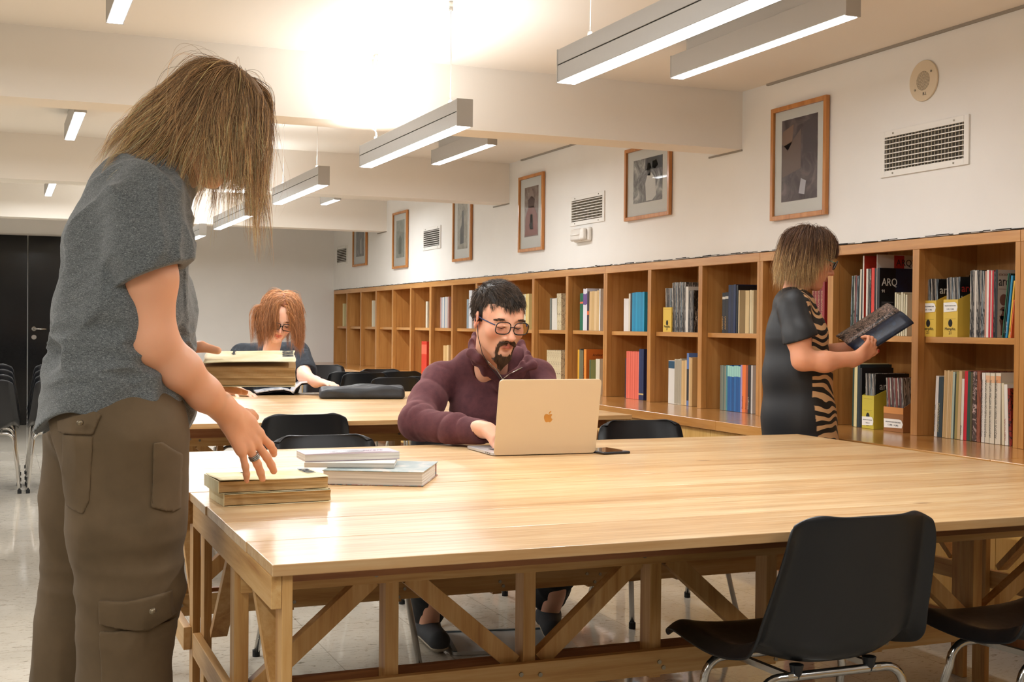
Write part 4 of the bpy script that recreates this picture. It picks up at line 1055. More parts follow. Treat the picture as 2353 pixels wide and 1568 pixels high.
# waist crease at the back, neck hole, open sleeve, curved hem
TS.cap(P_(120, 815, D1), P_(235, 838, D1 - .06), .016, .006, .03, None, -1)
cuff = P_(352, 634, 2.685); cd = unit(P_(330, 700, 2.685) - P_(352, 560, 2.685) + CR * -.02 + CU * -.0)
cn = unit(-CU * .93 + CR * .38)
def sleeve_cut(P):
    in_arm = np.linalg.norm((P - cuff) - ((P - cuff) @ cn)[..., None] * cn, axis=-1) - .098
    return np.maximum(-((P - cuff) @ cn), in_arm - .0) 
S_sl = SDF()   # sleeve is cut on its own so the body below stays whole
TS2 = SDF(); TS2.ops = [o for o in TS.ops]
def hem_cut(P):
    u = (P - P_(262, 950, D1)) @ CR; zc = P_(290, 936, D1)[2] - .078 * np.clip(np.abs(u + (.03)) / .15, 0, 1.2) ** 1.7
    return P[..., 2] - zc
armf = SDF().chain([(P_(338, 480, 2.70), .078), (P_(348, 570, 2.685), .080), (P_(360, 720, 2.68), .078)], .035)
tors = SDF().chain([(P_(335, 448, D1), .088), (P_(304, 560, D1), .124), (P_(290, 720, D1), .138), (P_(277, 900, D1), .152), (P_(262, 1020, D1), .163)], .05, (CB, 1.22))
def arm_below(P):      # everything of the sleeve past the cuff that is not torso
    return np.maximum(np.maximum(-((P - cuff) @ cn), armf.eval(P) - .012), -(tors.eval(P) - .006))
TS.fnop(arm_below, cuff - .16, cuff + .16, .003, -1)
TS.cap(cuff - cn * .05, cuff + cn * .012, .060, .063, .004, None, -1)
TS.fnop(hem_cut, lo - .1, P_(300, 900, D1) + .25, .004, -1)
TS.chain([(P_(277, 925, D1), .13), (P_(258, 1060, D1), .150)], .02, (CB, 1.22), -1)
TS.cap(P_(372, 412, D1), P_(425, 350, D1), .055, .066, .006, None, -1)
V_, Q_ = TS.net(.0042); np_mesh('tee_shirt', V_, Q_, M['heather'], w1)
# sleeve seam and neck rib
ns = Vector(tuple(P_(372, 404, D1))); 
# trousers
t = NT('olive brown cotton twill'); v = t.coords((500, 500, 500)); c = t.ramp(t.noise(t.coords(), 7, 4, .6), [(.3, '56442a'), (.7, '685338')]); t.base(c); t.set(Roughness=.82); t.b.inputs['Sheen Weight'].default_value = .03; t.bump(t.noise(v, 1, 2), .1, .001); M['olive'] = t.mat
TR = SDF()
legN = [(P_(288, 1010, 2.74), .138), (P_(290, 1200, 2.74), .126), (P_(300, 1350, 2.74), .112), (P_(284, 1568, 2.74), .099), (P_(270, 1890, 2.74), .10)]
legF = [(P_(215, 1010, 2.97), .120), (P_(200, 1200, 2.97), .108), (P_(196, 1350, 2.97), .104), (P_(172, 1568, 2.97), .104), (P_(150, 1850, 2.97), .10)]
TR.chain(legN, .02); TR.chain(legF, .008)
TR.cap(P_(268, 960, 2.78), P_(262, 960, 2.90), .140, .140, .03)
fo3 = wob(21, 34, 3); lo, hi = TR.bounds()
def tr_f(P, F):
    Qv = P.copy(); Qv[..., 2] *= .3; Qh = P.copy(); Qh[..., 2] *= 1.6; Qh = Qh - ((Qh @ CR) * .65)[..., None] * CR; h = P[..., 2]
    kne = np.exp(-((h - .62) / .12) ** 2)
    return (.0058 * ((np.abs(fo3(Qv)) * 2 - .7) * (1 - kne * .5) + (np.abs(fo3(Qh * .8)) * 2 - .7) * (.1 + .5 * kne))).astype(np.float32)
TR.disp(tr_f, lo, hi)
V_, Q_ = TR.net(.0065); tro = np_mesh('cargo_trousers', V_, Q_, M['olive'], w1)
def patch(name, S, poly, D, th, m, parent, vox=.0035, near=.16, depth0=0.0):
    """a cloth patch lying on surface S inside a photo-plane polygon, real thickness th"""
    c2 = np.array(poly, float); Pw = [P_(x, y, D) for x, y in poly]; o = Pw[0]; n = len(poly)
    pl = [((p - o) @ CR, (p - o) @ CU) for p in Pw]
    def f(P):
        x = (P - o) @ CR; y = (P - o) @ CU; d = np.full(x.shape, 1e9, np.float32); sgn = np.ones(x.shape, np.float32)
        for i in range(n):
            ax_, ay = pl[i]; bx, by = pl[i - 1]; ex_, ey_ = bx - ax_, by - ay; wx, wy = x - ax_, y - ay
            tt = np.clip((wx * ex_ + wy * ey_) / (ex_ * ex_ + ey_ * ey_), 0, 1); d = np.minimum(d, (wx - ex_ * tt) ** 2 + (wy - ey_ * tt) ** 2)
            c1 = y >= ay; c2_ = y < by; c3 = ex_ * wy > ey_ * wx; fl = (c1 & c2_ & c3) | (~c1 & ~c2_ & ~c3); sgn = np.where(fl, -sgn, sgn)
        pd = sgn * np.sqrt(d); fs = S.eval(P)
        return np.maximum(np.maximum(pd, fs - th), -(fs + .004))
    lo = np.min(Pw, 0) - .03; hi = np.max(Pw, 0) + .03; mid = (lo + hi) / 2
    lo = np.minimum(lo, lo + CB * near); hi = np.maximum(hi, hi + CB * near); lo = np.minimum(lo, np.min(Pw, 0) + CB * near - .02); hi = np.maximum(hi, np.max(Pw, 0) + CB * near + .02)
    def front(P): return -((P - P_(poly[0][0], poly[0][1], D)) @ CB)
    X = SDF(); X.fnop(lambda P: np.maximum(f(P), front(P)), lo, hi, .001); V_, Q_ = X.net(vox, lo, hi)
    if len(V_): return np_mesh(name, V_, Q_, m, parent)
patch('back_pocket', TR, [(180, 990), (262, 992), (250, 1135), (235, 1165), (180, 1150), (172, 1110)], 2.74, .0035, M['olive'], tro)
patch('pocket_flap', TR, [(166, 985), (182, 989), (262, 989), (278, 945), (260, 938), (160, 962)], 2.74, .007, M['olive'], tro)
patch('thigh_pocket', TR, [(266, 1425), (300, 1425), (410, 1415), (402, 1600), (268, 1600)], 2.74, .006, M['olive'], tro)
patch('pocket_flap', TR, [(268, 1356), (330, 1358), (412, 1345), (412, 1405), (372, 1427), (335, 1422), (268, 1408)], 2.74, .012, M['olive'], tro)
patch('coin_pocket', TR, [(385, 1010), (400, 1008), (428, 1040), (425, 1165), (415, 1168), (378, 1152)], 2.74, .005, M['olive'], tro)
for px, py in ((184, 972), (351, 1405)): MB().cyl(tuple(P_(px, py, 2.585)), tuple(CB), .006, .012, 14).build('snap_button', mat('antique brass snap', '8d7f68', .35, .8), tro, smooth=True)
for x, D in ((270, 2.74), (150, 2.97)):
    q_ = P_(x, 1890, D); q_[2] = .04; fd = unit(V3(CR[0], CR[1], 0)); SH = SDF().cap(q_ + V3(0, 0, .02), q_ + fd * .19, .048, .038, .02, (V3(0, 0, 1), .85)); SH.fnop(lambda P: P[..., 2] - .0015, q_ - .3, q_ + .4, .002, -1)
    sdf_obj('shoe', SH, .006, mat('black canvas shoe', '1c1c1e', .7), w1)
# hair
rad1 = (.083, .104, .094); hc1 = g1(0, -.016, .030)
capS = SDF().ell(hc1, [q * 1.05 for q in rad1], R1, .01)
capS.fnop(lambda P: -np.maximum(((P - HC) @ R1)[..., 1] - .062, -(((P - HC) @ R1)[..., 2]) + .0 - .045) * -1, hc1 - .13, hc1 + .13, .01, -1) if False else None
def face_cut(P):
    q = (P - HC) @ R1; return np.maximum(-(q[..., 1] - .035 - .5 * np.maximum(q[..., 2] - .03, 0)), q[..., 2] - .075)
capS.fnop(face_cut, hc1 - .13, hc1 + .13, .02, -1)
def neck_cut(P): q = (P - HC) @ R1; return q[..., 2] + .075
capS.fnop(neck_cut, hc1 - .13, hc1 + .13, .02, -1)
capS.chain([(g1(0, -.05, .02), .080), (P_(372, 322, D1), .060), (P_(312, 372, D1), .030)], .03).chain([(g1(0, -.05, 0), .075), (P_(420, 385, D1), .052)], .03)
hm1 = sdf_obj('hair', capS, .004, HM, w1, (), lambda V: np.tile([[.50, .38, .26]], (len(V), 1)))
rg = np.random.RandomState(4)
rt = roots_on(rg, 330, lambda v: v[2] > -.15 + .55 * max(0, v[1]) and v[1] < .64)
def comb1(r, rg):
    d = np.stack([np.sign(r[:, 0]) * (.9 + 0 * r[:, 0]), r[:, 1] * .35 - .05, -.15 + 0 * r[:, 2]], 1); tdir = r / np.array(rad1); tdir /= np.linalg.norm(tdir, axis=1)[:, None]
    d = d - (d * tdir).sum(1)[:, None] * tdir; return d + 1e-4
blond = lerp_cols([(.46, .35, .24), (.70, .55, .38), (.58, .45, .31)], [(1.0, .80, .55), (.84, .63, .42), (1.0, .88, .66), (.64, .47, .32)], .20)
cl1 = [(P_(332, 470, D1), (.115, .115, .125), np.eye(3, dtype=np.float32)), (P_(300, 530, D1), (.13, .13, .14), np.eye(3, dtype=np.float32)), (P_(378, 345, D1), (.070, .070, .070), np.eye(3, dtype=np.float32)), (P_(425, 380, D1), (.058, .060, .07), np.eye(3, dtype=np.float32)), (g1(0, .05, -.06), (.05, .05, .06), R1)]
def len1(r, rg):
    y = r[:, 1]; return np.where(y > .45, .24, np.where(y > .0, .205, .29 - .02 * np.clip(-y, 0, 1))) + rg.normal(size=len(r)) * .022
def pull1(p, k, r):
    b = np.clip(-r[:, 1:2] * 1.5 + .05, 0, 1); return -CR[None] * b * (1.05 if k < 17 else .5) - CR[None] * (.12 if k > 8 else 0) * np.clip(.5 - r[:, 1:2], 0, 1)
hair('hair_strands', hm1, HM, hc1, R1, rad1, rt, len1, comb1, 11, .40, 26, .0075, cl1, .00042, 24, blond, (1.02, 1.15), .010, .6, pull=pull1)
# loose front and side locks falling past the face
rt2 = np.array([[(.35 if i % 3 else -.45) + rg.uniform(-.5, .35), .80 + rg.uniform(-.2, .15), .45 + rg.uniform(-.25, .3)] for i in range(52)]); rt2 /= np.linalg.norm(rt2, axis=1)[:, None]
hair('hair_strands', hm1, HM, hc1, R1, rad1, rt2, lambda r, rg: .25 + rg.uniform(-.06, .08, len(r)), comb1, 12, .40, 22, .006, [(g1(0, .05, -.05), (.062, .062, .085), R1)], .0004, 24, blond, (1.03, 1.16), .010, .7)
rt3 = roots_on(rg, 60, lambda v: v[2] > -.1 and v[1] < .8)
hair('flyaway_hair', hm1, HM, hc1, R1, rad1, rt3, lambda r, rg: .16 + rg.uniform(0, .14, len(r)), lambda r, rg: comb1(r, rg) + rg.normal(size=r.shape) * .4, 13, .18, 3, .012, cl1, .0003, 20, blond, (1.1, 1.4), .012, .1)

# the book she holds open in her left hand
Db = 3.0; a = Vector(tuple(P_(466, 889, Db))); bq = Vector(tuple(P_(678, 886, Db + .04)))
d_ = bq - a; d_.z = 0; Lb = d_.length; d_.normalize(); a.z = 1.19 - (889 - 742) * Db / 2865
hb_o = old_book(a, (d_.x, d_.y), (-d_.y, d_.x), Lb, .17, a.z, .047, 'thick old cream paperback held up by the standing person, cover lifting', lambda u, v: .004 + .010 * math.sin(PI * min(1, u * .7 + .3)) * (1 - .5 * v) + .012 * u * u * (1 - .3 * v), [('KBAUN', .040, .86, .90, True), ('obras escogidas', .012, .30, .9, True)])

hb_o.rotation_mode = 'QUATERNION'; hb_o.rotation_quaternion = Matrix.Rotation(math.radians(9), 4, d_).to_quaternion()

# ---------- 2. the seated man with glasses and goatee
m2 = thing('person', 'seated person in a maroon fleece and dark glasses typing on the gold laptop', 'person', (1.78, 4.5, 0))
R2 = head_frame(27, 17, -2); s2 = 1.12; DH = 4.62
ey2 = P_(1171, 751, DH); HC2 = ey2 - R2 @ (V3(0, .085, 0) * s2)
B = SDF(); g2 = head(B, HC2, R2, s2, True)
nk = P_(1128, 850, 4.86)
B.cap(nk, g2(0, -.022, -.06), .066, .062, .03)
DT = 4.93
B.chain([(P_(1135, 900, DT), .07), (P_(1140, 1000, DT + .03), .085), (P_(1140, 1150, DT + .1), .10)], .05, (CR, 1.3))
shR, elR, wrR = P_(1008, 872, 4.94), P_(957, 972, 4.70), P_(1122, 990, 4.46)
shL, elL, wrL = P_(1240, 868, 4.98), P_(1268, 975, 4.74), P_(1235, 995, 4.46)
B.chain([(shR, .055), (elR, .045), (wrR, .03)], .03); B.chain([(shL, .055), (elL, .045), (wrL, .03)], .03)
wz = lambda p, z: np.array([p[0], p[1], z], np.float32)
tR = V3(1.69, 4.06, .772); tL = V3(1.80, 4.06, .772)
wr2 = P_(1120, 990, 4.455)
nR, _ = hand(B, wr2, tR - wr2, V3(0, 0, 1), 1, [(.25, .4, .2)] * 4, 1.02, thumb=(.5, .8, -.4)); nL, _ = hand(B, wrL, tL - wrL, V3(0, 0, 1), -1, [(.25, .4, .2)] * 4, 1.02, thumb=(.5, .8, -.4))
ka = wz(P_(1000, 1340, 4.35), .50); kb = wz(P_(1330, 1330, 4.45), .50)
hipR, hipL = V3(1.72, 4.80, .50), V3(1.94, 4.80, .50)
ftA = wz(on_z(985, 1475, .0), .07); ftB = wz(on_z(1262, 1450, 0), .08)
B.chain([(hipR, .08), (ka, .055), (ftA, .04)], .03); B.chain([(hipL, .08), (kb, .055), (ftB, .04)], .03)
mk2 = head_marks(g2, R2, s2, (.74, .40, .34), True)
beard_c = [(g2(0, .060, -.105), (.040, .035, .028), (.36, .26, .19), .55), (g2(0, .093, -.048), (.026, .014, .008), (.40, .29, .22), .55)]
sdf_obj('body', B, .007, SK, m2, [(HC2 - .16, HC2 + .16, .003), (np.minimum(wr2, tR) - .05, np.maximum(wr2, tR) + .06, .0028)], skin_color((.93, .70, .58), mk2 + beard_c, R2, 5))
# eyes: dark lash lines, irises just visible under lowered lids; brows
def eye_bits(g, R, s, parent, iris, browc, brow=True, thick=.0016):
    for q in (-1, 1):
        MB().tube([Vector(tuple(g(q * (.031 - .0145), .0845, -.0040))), Vector(tuple(g(q * .031, .0895, -.0068))), Vector(tuple(g(q * (.031 + .0150), .0815, -.0045)))], [.0007 * s, thick * s, .0007 * s], 6).build('eyelashes', mat('dark lashes', '1d1512', .6), parent, smooth=True)
        if brow:
            rgx = np.random.RandomState(3); pts = []
            for k in range(150):
                u = rgx.uniform(-1, 1); x = q * (.033 + .021 * u); z = .0200 + .0030 * (1 - u * u) - .0025 * u + rgx.normal() * .0018; y = .0900 - .012 * abs(.4 + u) ** 2 * .5
                a_ = np.array(g(x, y, z)); b_ = np.array(g(x + q * .008, y - .0015, z + .0012)); pts.append([a_ + (b_ - a_) * t_ for t_ in (0, .5, 1)])
            strands('eyebrow', parent, HM, np.array(pts), .0007 * s, lerp_cols([browc], [browc], .1), rgx)
hd2 = SDF()
rad2 = (.081, .107, .089); hc2 = g2(0, -.018, .034)
def hair2_field(P):
    q = (P - HC2) @ R2 / s2; x, y, z = q[..., 0], q[..., 1], q[..., 2]
    lim = np.maximum(y - (.036 + .0 * z), .045 - z)                       # in front of the hairline only above z
    front = np.maximum(y - .105, .050 - z)
    side = np.maximum(y - .022, -.012 - z + .0 * x); back = np.maximum(y + .015, -.070 - z)
    return np.minimum(np.minimum(np.maximum(-1 * (.056 - z + .12 * np.maximum(0, -y)) * -1, -1) * 0 + np.maximum(.056 - z, y - .11), side), back) * s2
hd2.ell(hc2, [q * s2 * 1.01 for q in rad2], R2, .01)
hd2.fnop(lambda P: -hair2_field(P), hc2 - .15, hc2 + .15, .012, -1)
hm2 = sdf_obj('hair', hd2, .0035, HM, m2, (), lambda V: np.tile([[.12, .095, .075]], (len(V), 1)))
rg = np.random.RandomState(8)
def ok2(v):
    y, z = v[1] * .1, .034 + v[2] * .088
    return z > .058 or (y < .02 and z > -.005) or (y < -.02 and z > -.06)
rt = roots_on(rg, 900, ok2)
def comb2(r, rg):
    top = np.clip(r[:, 2] * 1.6 - .5, 0, 1)[:, None]
    d = top * np.array([[-.45, .9, .25]]) + (1 - top) * np.array([[0, -.15, -1.0]]); t_ = r / np.linalg.norm(r, axis=1)[:, None]
    d = d - (d * t_).sum(1)[:, None] * t_ * .8; return d + rg.normal(size=d.shape) * .12
dark = lerp_cols([(.17, .13, .10), (.22, .17, .13)], [(.36, .29, .23), (.26, .20, .16), (.48, .40, .33)], .18)
hair('hair_strands', hm2, HM, hc2, R2, [q * s2 * .995 for q in rad2], rt, lambda r, rg: .018 + .028 * np.clip(r[:, 2], 0, 1) + .004 * rg.normal(size=len(r)), comb2, 3, .06, 12, .0048, (), .0005, 8, dark, (1.02, 1.07), .001, .25, .9)
# goatee and moustache
bS = SDF(); bS.ell(g2(0, .066, -.108), (.027 * s2, .020 * s2, .018 * s2), R2, .01).cap(g2(0, .066, -.120), g2(.002, .066, -.148), .019 * s2, .008 * s2, .02)
bm = sdf_obj('beard', bS, .003, HM, m2, (), lambda V: np.tile([[.24, .17, .12]], (len(V), 1)))
st = []
def surf_y(x, z):      # front of the face surface in head space
    best = .05
    for y in np.arange(.125, .045, -.0008):
        if HEADF.eval(g2(x, y, z)[None])[0] < 0: return y
    return best
HEADF = SDF(); head(HEADF, HC2, R2, s2, True); HEADF.ops = HEADF.ops[:]
gx, gz = np.linspace(-.04, .04, 17), np.linspace(-.135, -.036, 20); SY = np.array([[surf_y(x, z) for z in gz] for x in gx])
def sy(x, z): i = np.clip((x - gx[0]) / (gx[1] - gx[0]), 0, 15.99); j = np.clip((z - gz[0]) / (gz[1] - gz[0]), 0, 18.99); i0, j0 = int(i), int(j); a_, b_ = i - i0, j - j0; return (SY[i0, j0] * (1 - a_) + SY[i0 + 1, j0] * a_) * (1 - b_) + (SY[i0, j0 + 1] * (1 - a_) + SY[i0 + 1, j0 + 1] * a_) * b_
for k in range(2600):                                  # chin tuft
    a_ = rg.uniform(-1, 1); z0_ = -.088 - .032 * rg.uniform(); x0_ = .030 * a_ * (1 if z0_ < -.094 else .45); p0 = V3(x0_, sy(x0_, z0_) - .001, z0_); tip = V3(.014 * a_ + .002, .078 - .010 * rg.uniform(), -.146 - .016 * rg.uniform() + .026 * abs(a_)); mid = (p0 + tip) / 2 + V3(.014 * a_, .010, .004); st.append([g2(*((1 - t_) ** 2 * p0 + 2 * t_ * (1 - t_) * mid + t_ * t_ * tip)) for t_ in np.linspace(0, 1, 7)])
for k in range(1300):                                  # moustache
    q = rg.choice([-1, 1]); u = rg.uniform(0, 1); x0_ = q * (.002 + .027 * u); z0_ = -.0485 - .008 * u + .0032 * rg.normal() * (1 - .3 * u); p0 = V3(x0_, sy(x0_, z0_) + .0004, z0_); d_2 = V3(q * .007, -.001, -.004 - .007 * u); st.append([g2(*(p0 + d_2 * t_ + V3(0, .0022, 0) * 4 * t_ * (1 - t_))) for t_ in np.linspace(0, 1, 7)])
for k in range(900):                                   # strips beside the mouth
    q = rg.choice([-1, 1]); u = rg.uniform(0, 1); x0_ = q * (.0295 + .0018 * rg.normal()); z0_ = -.060 - .036 * u; p0 = V3(x0_, sy(x0_, z0_) + .0003, z0_); st.append([g2(*(p0 + V3(0, .0016, -.009) * t_)) for t_ in np.linspace(0, 1, 7)])
strands('beard_strands', bm, HM, np.array(st), .00055, lerp_cols([(.22, .155, .11), (.30, .21, .15)], [(.44, .32, .23), (.34, .25, .18)], .12), rg)
eye_bits(g2, R2, s2, m2, None, (.30, .20, .14))
glasses(g2, R2, s2, m2, mat('dark tortoise frame', '1c1a20', .25), mat('navy blue temple', '26345e', .3), .054, .040, .0019, round_=.62)
# fleece
t = NT('maroon fleece'); v = t.coords(); c = t.ramp(t.noise(v, 30, 4, .6), [(.3, '48242a'), (.7, '5c3236')]); t.base(c); t.set(Roughness=.95); t.b.inputs['Sheen Weight'].default_value = .6; t.b.inputs['Sheen Roughness'].default_value = .5; t.b.inputs['Sheen Tint'].default_value = lin('a06a66'); t.bump(t.noise(v, 420, 2), .25, .002); M['fleece'] = t.mat
FL = SDF()
FL.chain([(P_(1132, 872, 4.92), .098), (P_(1132, 940, DT), .122), (P_(1136, 1060, DT + .05), .13), (P_(1142, 1160, DT + .08), .15)], .05, (CR, 1.28))
FL.cap(P_(1022, 868, 4.94), P_(1232, 864, 4.98), .062, .062, .05); FL.cap(P_(1085, 838, 4.92), P_(1180, 832, 4.94), .065, .065, .05)
FL.chain([(shR, .066), (P_(980, 925, 4.84), .067), (elR + V3(0, 0, .004), .062)], .03)
FL.chain([(elR, .066), (P_(1040, 988, 4.58), .055), (P_(1103, 993, 4.50), .046)], .03)
FL.chain([(shL, .064), (P_(1258, 920, 4.86), .062), (elL, .058), (P_(1250, 1000, 4.55), .045)], .035)
lo, hi = FL.bounds(); w5 = wob(31, 26, 4); w6 = wob(37, 18, 3)
axu = unit(elR - shR); axf = unit(P_(1103, 993, 4.50) - elR)
def fl_f(P, F):
    out = .0022 * (np.abs(w5(P * np.array([1, 1, .5], np.float32))) * 2 - .7)
    for o_, ax_, fq, am, ln in ((shR, axu, 130, .0048, .30), (elR, axf, 160, .0055, .27)):
        q = P - o_; tt = q @ ax_; rr = np.linalg.norm(q - tt[..., None] * ax_, axis=-1); wgt = np.clip((.105 - rr) / .03, 0, 1) * np.clip((tt + .03) / .04, 0, 1) * np.clip((ln - tt) / .04, 0, 1)
        ph = 30 * (q @ CU) - 12 * (q @ CB) + 5.5 * w5(P * .8); out = out - am * wgt * (.55 + .9 * w6(P)) * (np.abs(np.sin(fq * tt * .36 + ph * .5)) ** .7 - .55) * 1.6
    return out.astype(np.float32)
FL.disp(fl_f, lo, hi)
FL.fnop(lambda P: np.maximum(P[..., 2] - .7515, np.minimum(4.37 - P[..., 1], 1) * -1), lo - .05, hi + .05, .006, -1)   # sleeves rest on the table top
FL.cap(P_(1099, 990, 4.495), P_(1150, 991, 4.40), .031, .036, .005, None, -1)
FL.cap(nk, g2(0, -.02, -.04), .068, .072, .01, None, -1)
FL.cap(g2(0, .04, -.13), P_(1156, 872, 4.775), .030, .004, .02, None, -1)
FL.cap(P_(1085, 850, 4.93), P_(1150, 886, 4.80), .032, .026, .02).cap(P_(1215, 850, 4.93), P_(1162, 886, 4.80), .032, .026, .02)
V_, Q_ = FL.net(.0048); fl_o = np_mesh('fleece_jacket', V_, Q_, M['fleece'], m2)
# collar: a thick folded band round the neck, open in front
cpts = [P_(1152, 876, 4.775), P_(1112, 846, 4.755), P_(1090, 822, 4.775), P_(1084, 799, 4.855), P_(1090, 785, 4.955), P_(1150, 785, 5.015), P_(1200, 801, 4.975), P_(1213, 826, 4.875), P_(1200, 850, 4.785), P_(1160, 876, 4.775)]
CO = SDF()
for a_, b_ in zip(cpts[:-1], cpts[1:]): CO.cap(a_, b_, .0125, .0125, .012, (CU, 2.6))
lp_ = P_(1100, 826, 4.730); CO.chain([(P_(1082, 812, 4.755), .020), (lp_, .016), (P_(1118, 838, 4.735), .008)], .015); CO.chain([(P_(1215, 826, 4.815), .018), (P_(1226, 840, 4.775), .014), (P_(1180, 858, 4.765), .008)], .015)
lo, hi = CO.bounds(); CO.disp(lambda P, F: (.0008 * w5(P * 2)).astype(np.float32), lo, hi)
sdf_obj('collar', CO, .0042, M['fleece'], fl_o)
zp = [Vector(tuple(P_(x, y, D))) for x, y, D in ((1120, 829, 4.720), (1140, 850, 4.740), (1155, 872, 4.747), (1160, 900, 4.740))]
MB().tube(zp, .0022, 6).build('zip', M['chrome'], fl_o, smooth=True)
MB().tube([Vector(tuple(P_(1200, 845, 4.750))), Vector(tuple(P_(1170, 860, 4.747))), zp[2]], .0022, 6).build('zip', M['chrome'], fl_o, smooth=True)
q = Vector(tuple(P_(1156, 872, 4.730))); MB().tube([q, q + Vector((.004, 0, -.010)), q + Vector((.006, -.003, -.028)), q + Vector((-.003, -.003, -.028)), q + Vector((-.002, 0, -.010))], .0017, 6, closed=True).build('zip_pull', M['chrome'], fl_o, smooth=True)
# earphones
e0 = Vector(tuple(g2(-.083 if (g2(-.08, 0, 0) - HC2) @ CR < 0 else .083, .004, -.004)))
MB().ball(e0, (.008, .008, .010), 12).build('earphone', mat('black earphone', '101114', .3), m2, smooth=True)
wire = [e0, Vector(tuple(P_(1099, 775, 4.675))), Vector(tuple(P_(1108, 812, 4.715))), Vector(tuple(P_(1122, 838, 4.720))), Vector(tuple(P_(1142, 862, 4.730))), Vector(tuple(P_(1156, 880, 4.735)))]
MB().tube(wire, .0015, 6).build('earphone_wire', mat('grey black wire', '2c2c30', .4), m2, smooth=True)
# trousers and shoes
TQ = SDF(); TQ.chain([(hipR, .105), (ka, .085)], .04).chain([(ka, .085), (ftA + V3(0, .01, .045), .062)], .04).chain([(hipL, .105), (kb, .09)], .04).chain([(kb, .09), (ftB + V3(0, .01, .06), .07)], .04); TQ.cap(hipR, hipL, .12, .12, .04)
folds(TQ, 6, 26, .004, (0, 0, 1), .5); sdf_obj('trousers', TQ, .007, mat('black denim', '121419', .85), m2)
for f_, dr in ((ftA, V3(-.1, -1, 0)), (ftB, V3(-.35, -1, 0))):
    f0 = wz(f_, .045); dr = unit(dr); SH = SDF().cap(f0 + dr * -.07, f0 + dr * .17, .046, .040, .02, (V3(0, 0, 1), .9)).cap(f0 - dr * .05, f0 + V3(0, 0, .05), .045, .04, .03)
    SH.fnop(lambda P: P[..., 2] - .016, f0 - .3, f0 + .3, .002, -1); so = sdf_obj('shoe', SH, .005, mat('dark grey canvas', '3a3d42', .8), m2)
    SO = SDF().cap(f0 + dr * -.07, f0 + dr * .17, .051, .045, .02, (V3(0, 0, 1), .9)); SO.fnop(lambda P: -(P[..., 2] - .024), f0 - .3, f0 + .3, .002, -1).fnop(lambda P: P[..., 2] - .001, f0 - .3, f0 + .3, .002, -1)
    sdf_obj('shoe_sole', SO, .005, mat('cream rubber sole', 'b5a995', .6), so)

# ---------- 3. the reading girl
g3_ = thing('person', 'seated person in a washed black tee and glasses reading an open magazine', 'person', tuple(on_z(640, 1200, 0)))
g3_.location = (1.63, 8.0, 0); WL[g3_] = Vector((1.63, 8.0, 0))
R3 = head_frame(16, 30, -11); s3 = 1.10; D3 = 7.45
HC3 = P_(646, 747, D3) - R3 @ (V3(0, .085, 0) * s3)
B = SDF(); hg = head(B, HC3, R3, s3)
B.cap(P_(622, 812, D3 + .22), hg(0, -.02, -.06), .052, .050, .03)
DT3 = 7.95
B.chain([(P_(620, 865, DT3), .07), (P_(620, 960, DT3), .09)], .04, (CR, 1.2))
B.chain([(P_(556, 820, DT3), .045), (P_(530, 878, 7.76), .038), (P_(508, 897, 7.66), .036), (P_(545, 897, 7.55), .026)], .03)
B.chain([(P_(690, 815, DT3), .052), (P_(700, 865, 7.78), .042), (P_(726, 878, 7.66), .030), (P_(737, 880, 7.6), .024)], .03)
n3, _ = hand(B, P_(545, 896, 7.55), P_(590, 909, 7.47) - P_(545, 896, 7.55), V3(0, 0, 1) + CR * .2, 1, [(.15, .2, .1), (.12, .2, .1), (.15, .2, .15), (.2, .2, .2)], 1.02, wr=.025)
n4, _ = hand(B, P_(738, 879, 7.6), P_(768, 884, 7.52) - P_(738, 879, 7.6), V3(0, 0, 1), -1, [(.3, .5, .3)] * 4, .95, wr=.024)
B.chain([(V3(1.55, 8.05, .5), .09), (V3(1.5, 7.65, .52), .06), (V3(1.5, 7.7, .07), .045)], .03).chain([(V3(1.75, 8.05, .5), .09), (V3(1.78, 7.65, .52), .06), (V3(1.78, 7.7, .07), .045)], .03)
sdf_obj('body', B, .009, SK, g3_, [(HC3 - .16, HC3 + .16, .004), (P_(570, 900, 7.5) - .13, P_(570, 900, 7.5) + .13, .0035), (P_(750, 882, 7.55) - .11, P_(750, 882, 7.55) + .11, .0035)],
        skin_color((.97, .78, .69), head_marks(hg, R3, s3, (.80, .40, .36)), R3, 8))
t = NT('acid washed black jersey'); v = t.coords(); c = t.ramp(t.noise(v, 16, 6, .72, 1.5), [(.36, '1c2026'), (.56, '2a2f36'), (.74, '59606a')]); t.base(c); t.set(Roughness=.9); M['wash'] = t.mat
T3 = SDF(); T3.chain([(P_(622, 822, DT3 - .05), .10), (P_(622, 880, DT3), .13), (P_(622, 960, DT3 + .05), .14)], .05, (CR, 1.32))
T3.cap(P_(560, 818, DT3), P_(682, 812, DT3), .075, .075, .05)
T3.chain([(P_(556, 818, DT3), .075), (P_(533, 865, DT3 - .12), .078)], .03).chain([(P_(686, 815, DT3), .075), (P_(700, 852, DT3 - .10), .080)], .03)
folds(T3, 41, 22, .005, (0, 0, 1), .5); T3.cap(P_(622, 800, D3 + .28), hg(0, -.02, -.05), .056, .060, .01, None, -1)
T3.cap(P_(704, 872, DT3 - .17), P_(712, 895, DT3 - .25), .09, .09, .004, None, -1)
tee3 = sdf_obj('tee_shirt', T3, .006, M['wash'], g3_)
text('MAG', .030, mat('white tee print', 'd8d8d6', .7), tee3, Vector(tuple(P_(652, 836, DT3 - .225))), Vector(tuple(CR)), Vector(tuple(CU)), 'shirt_print')
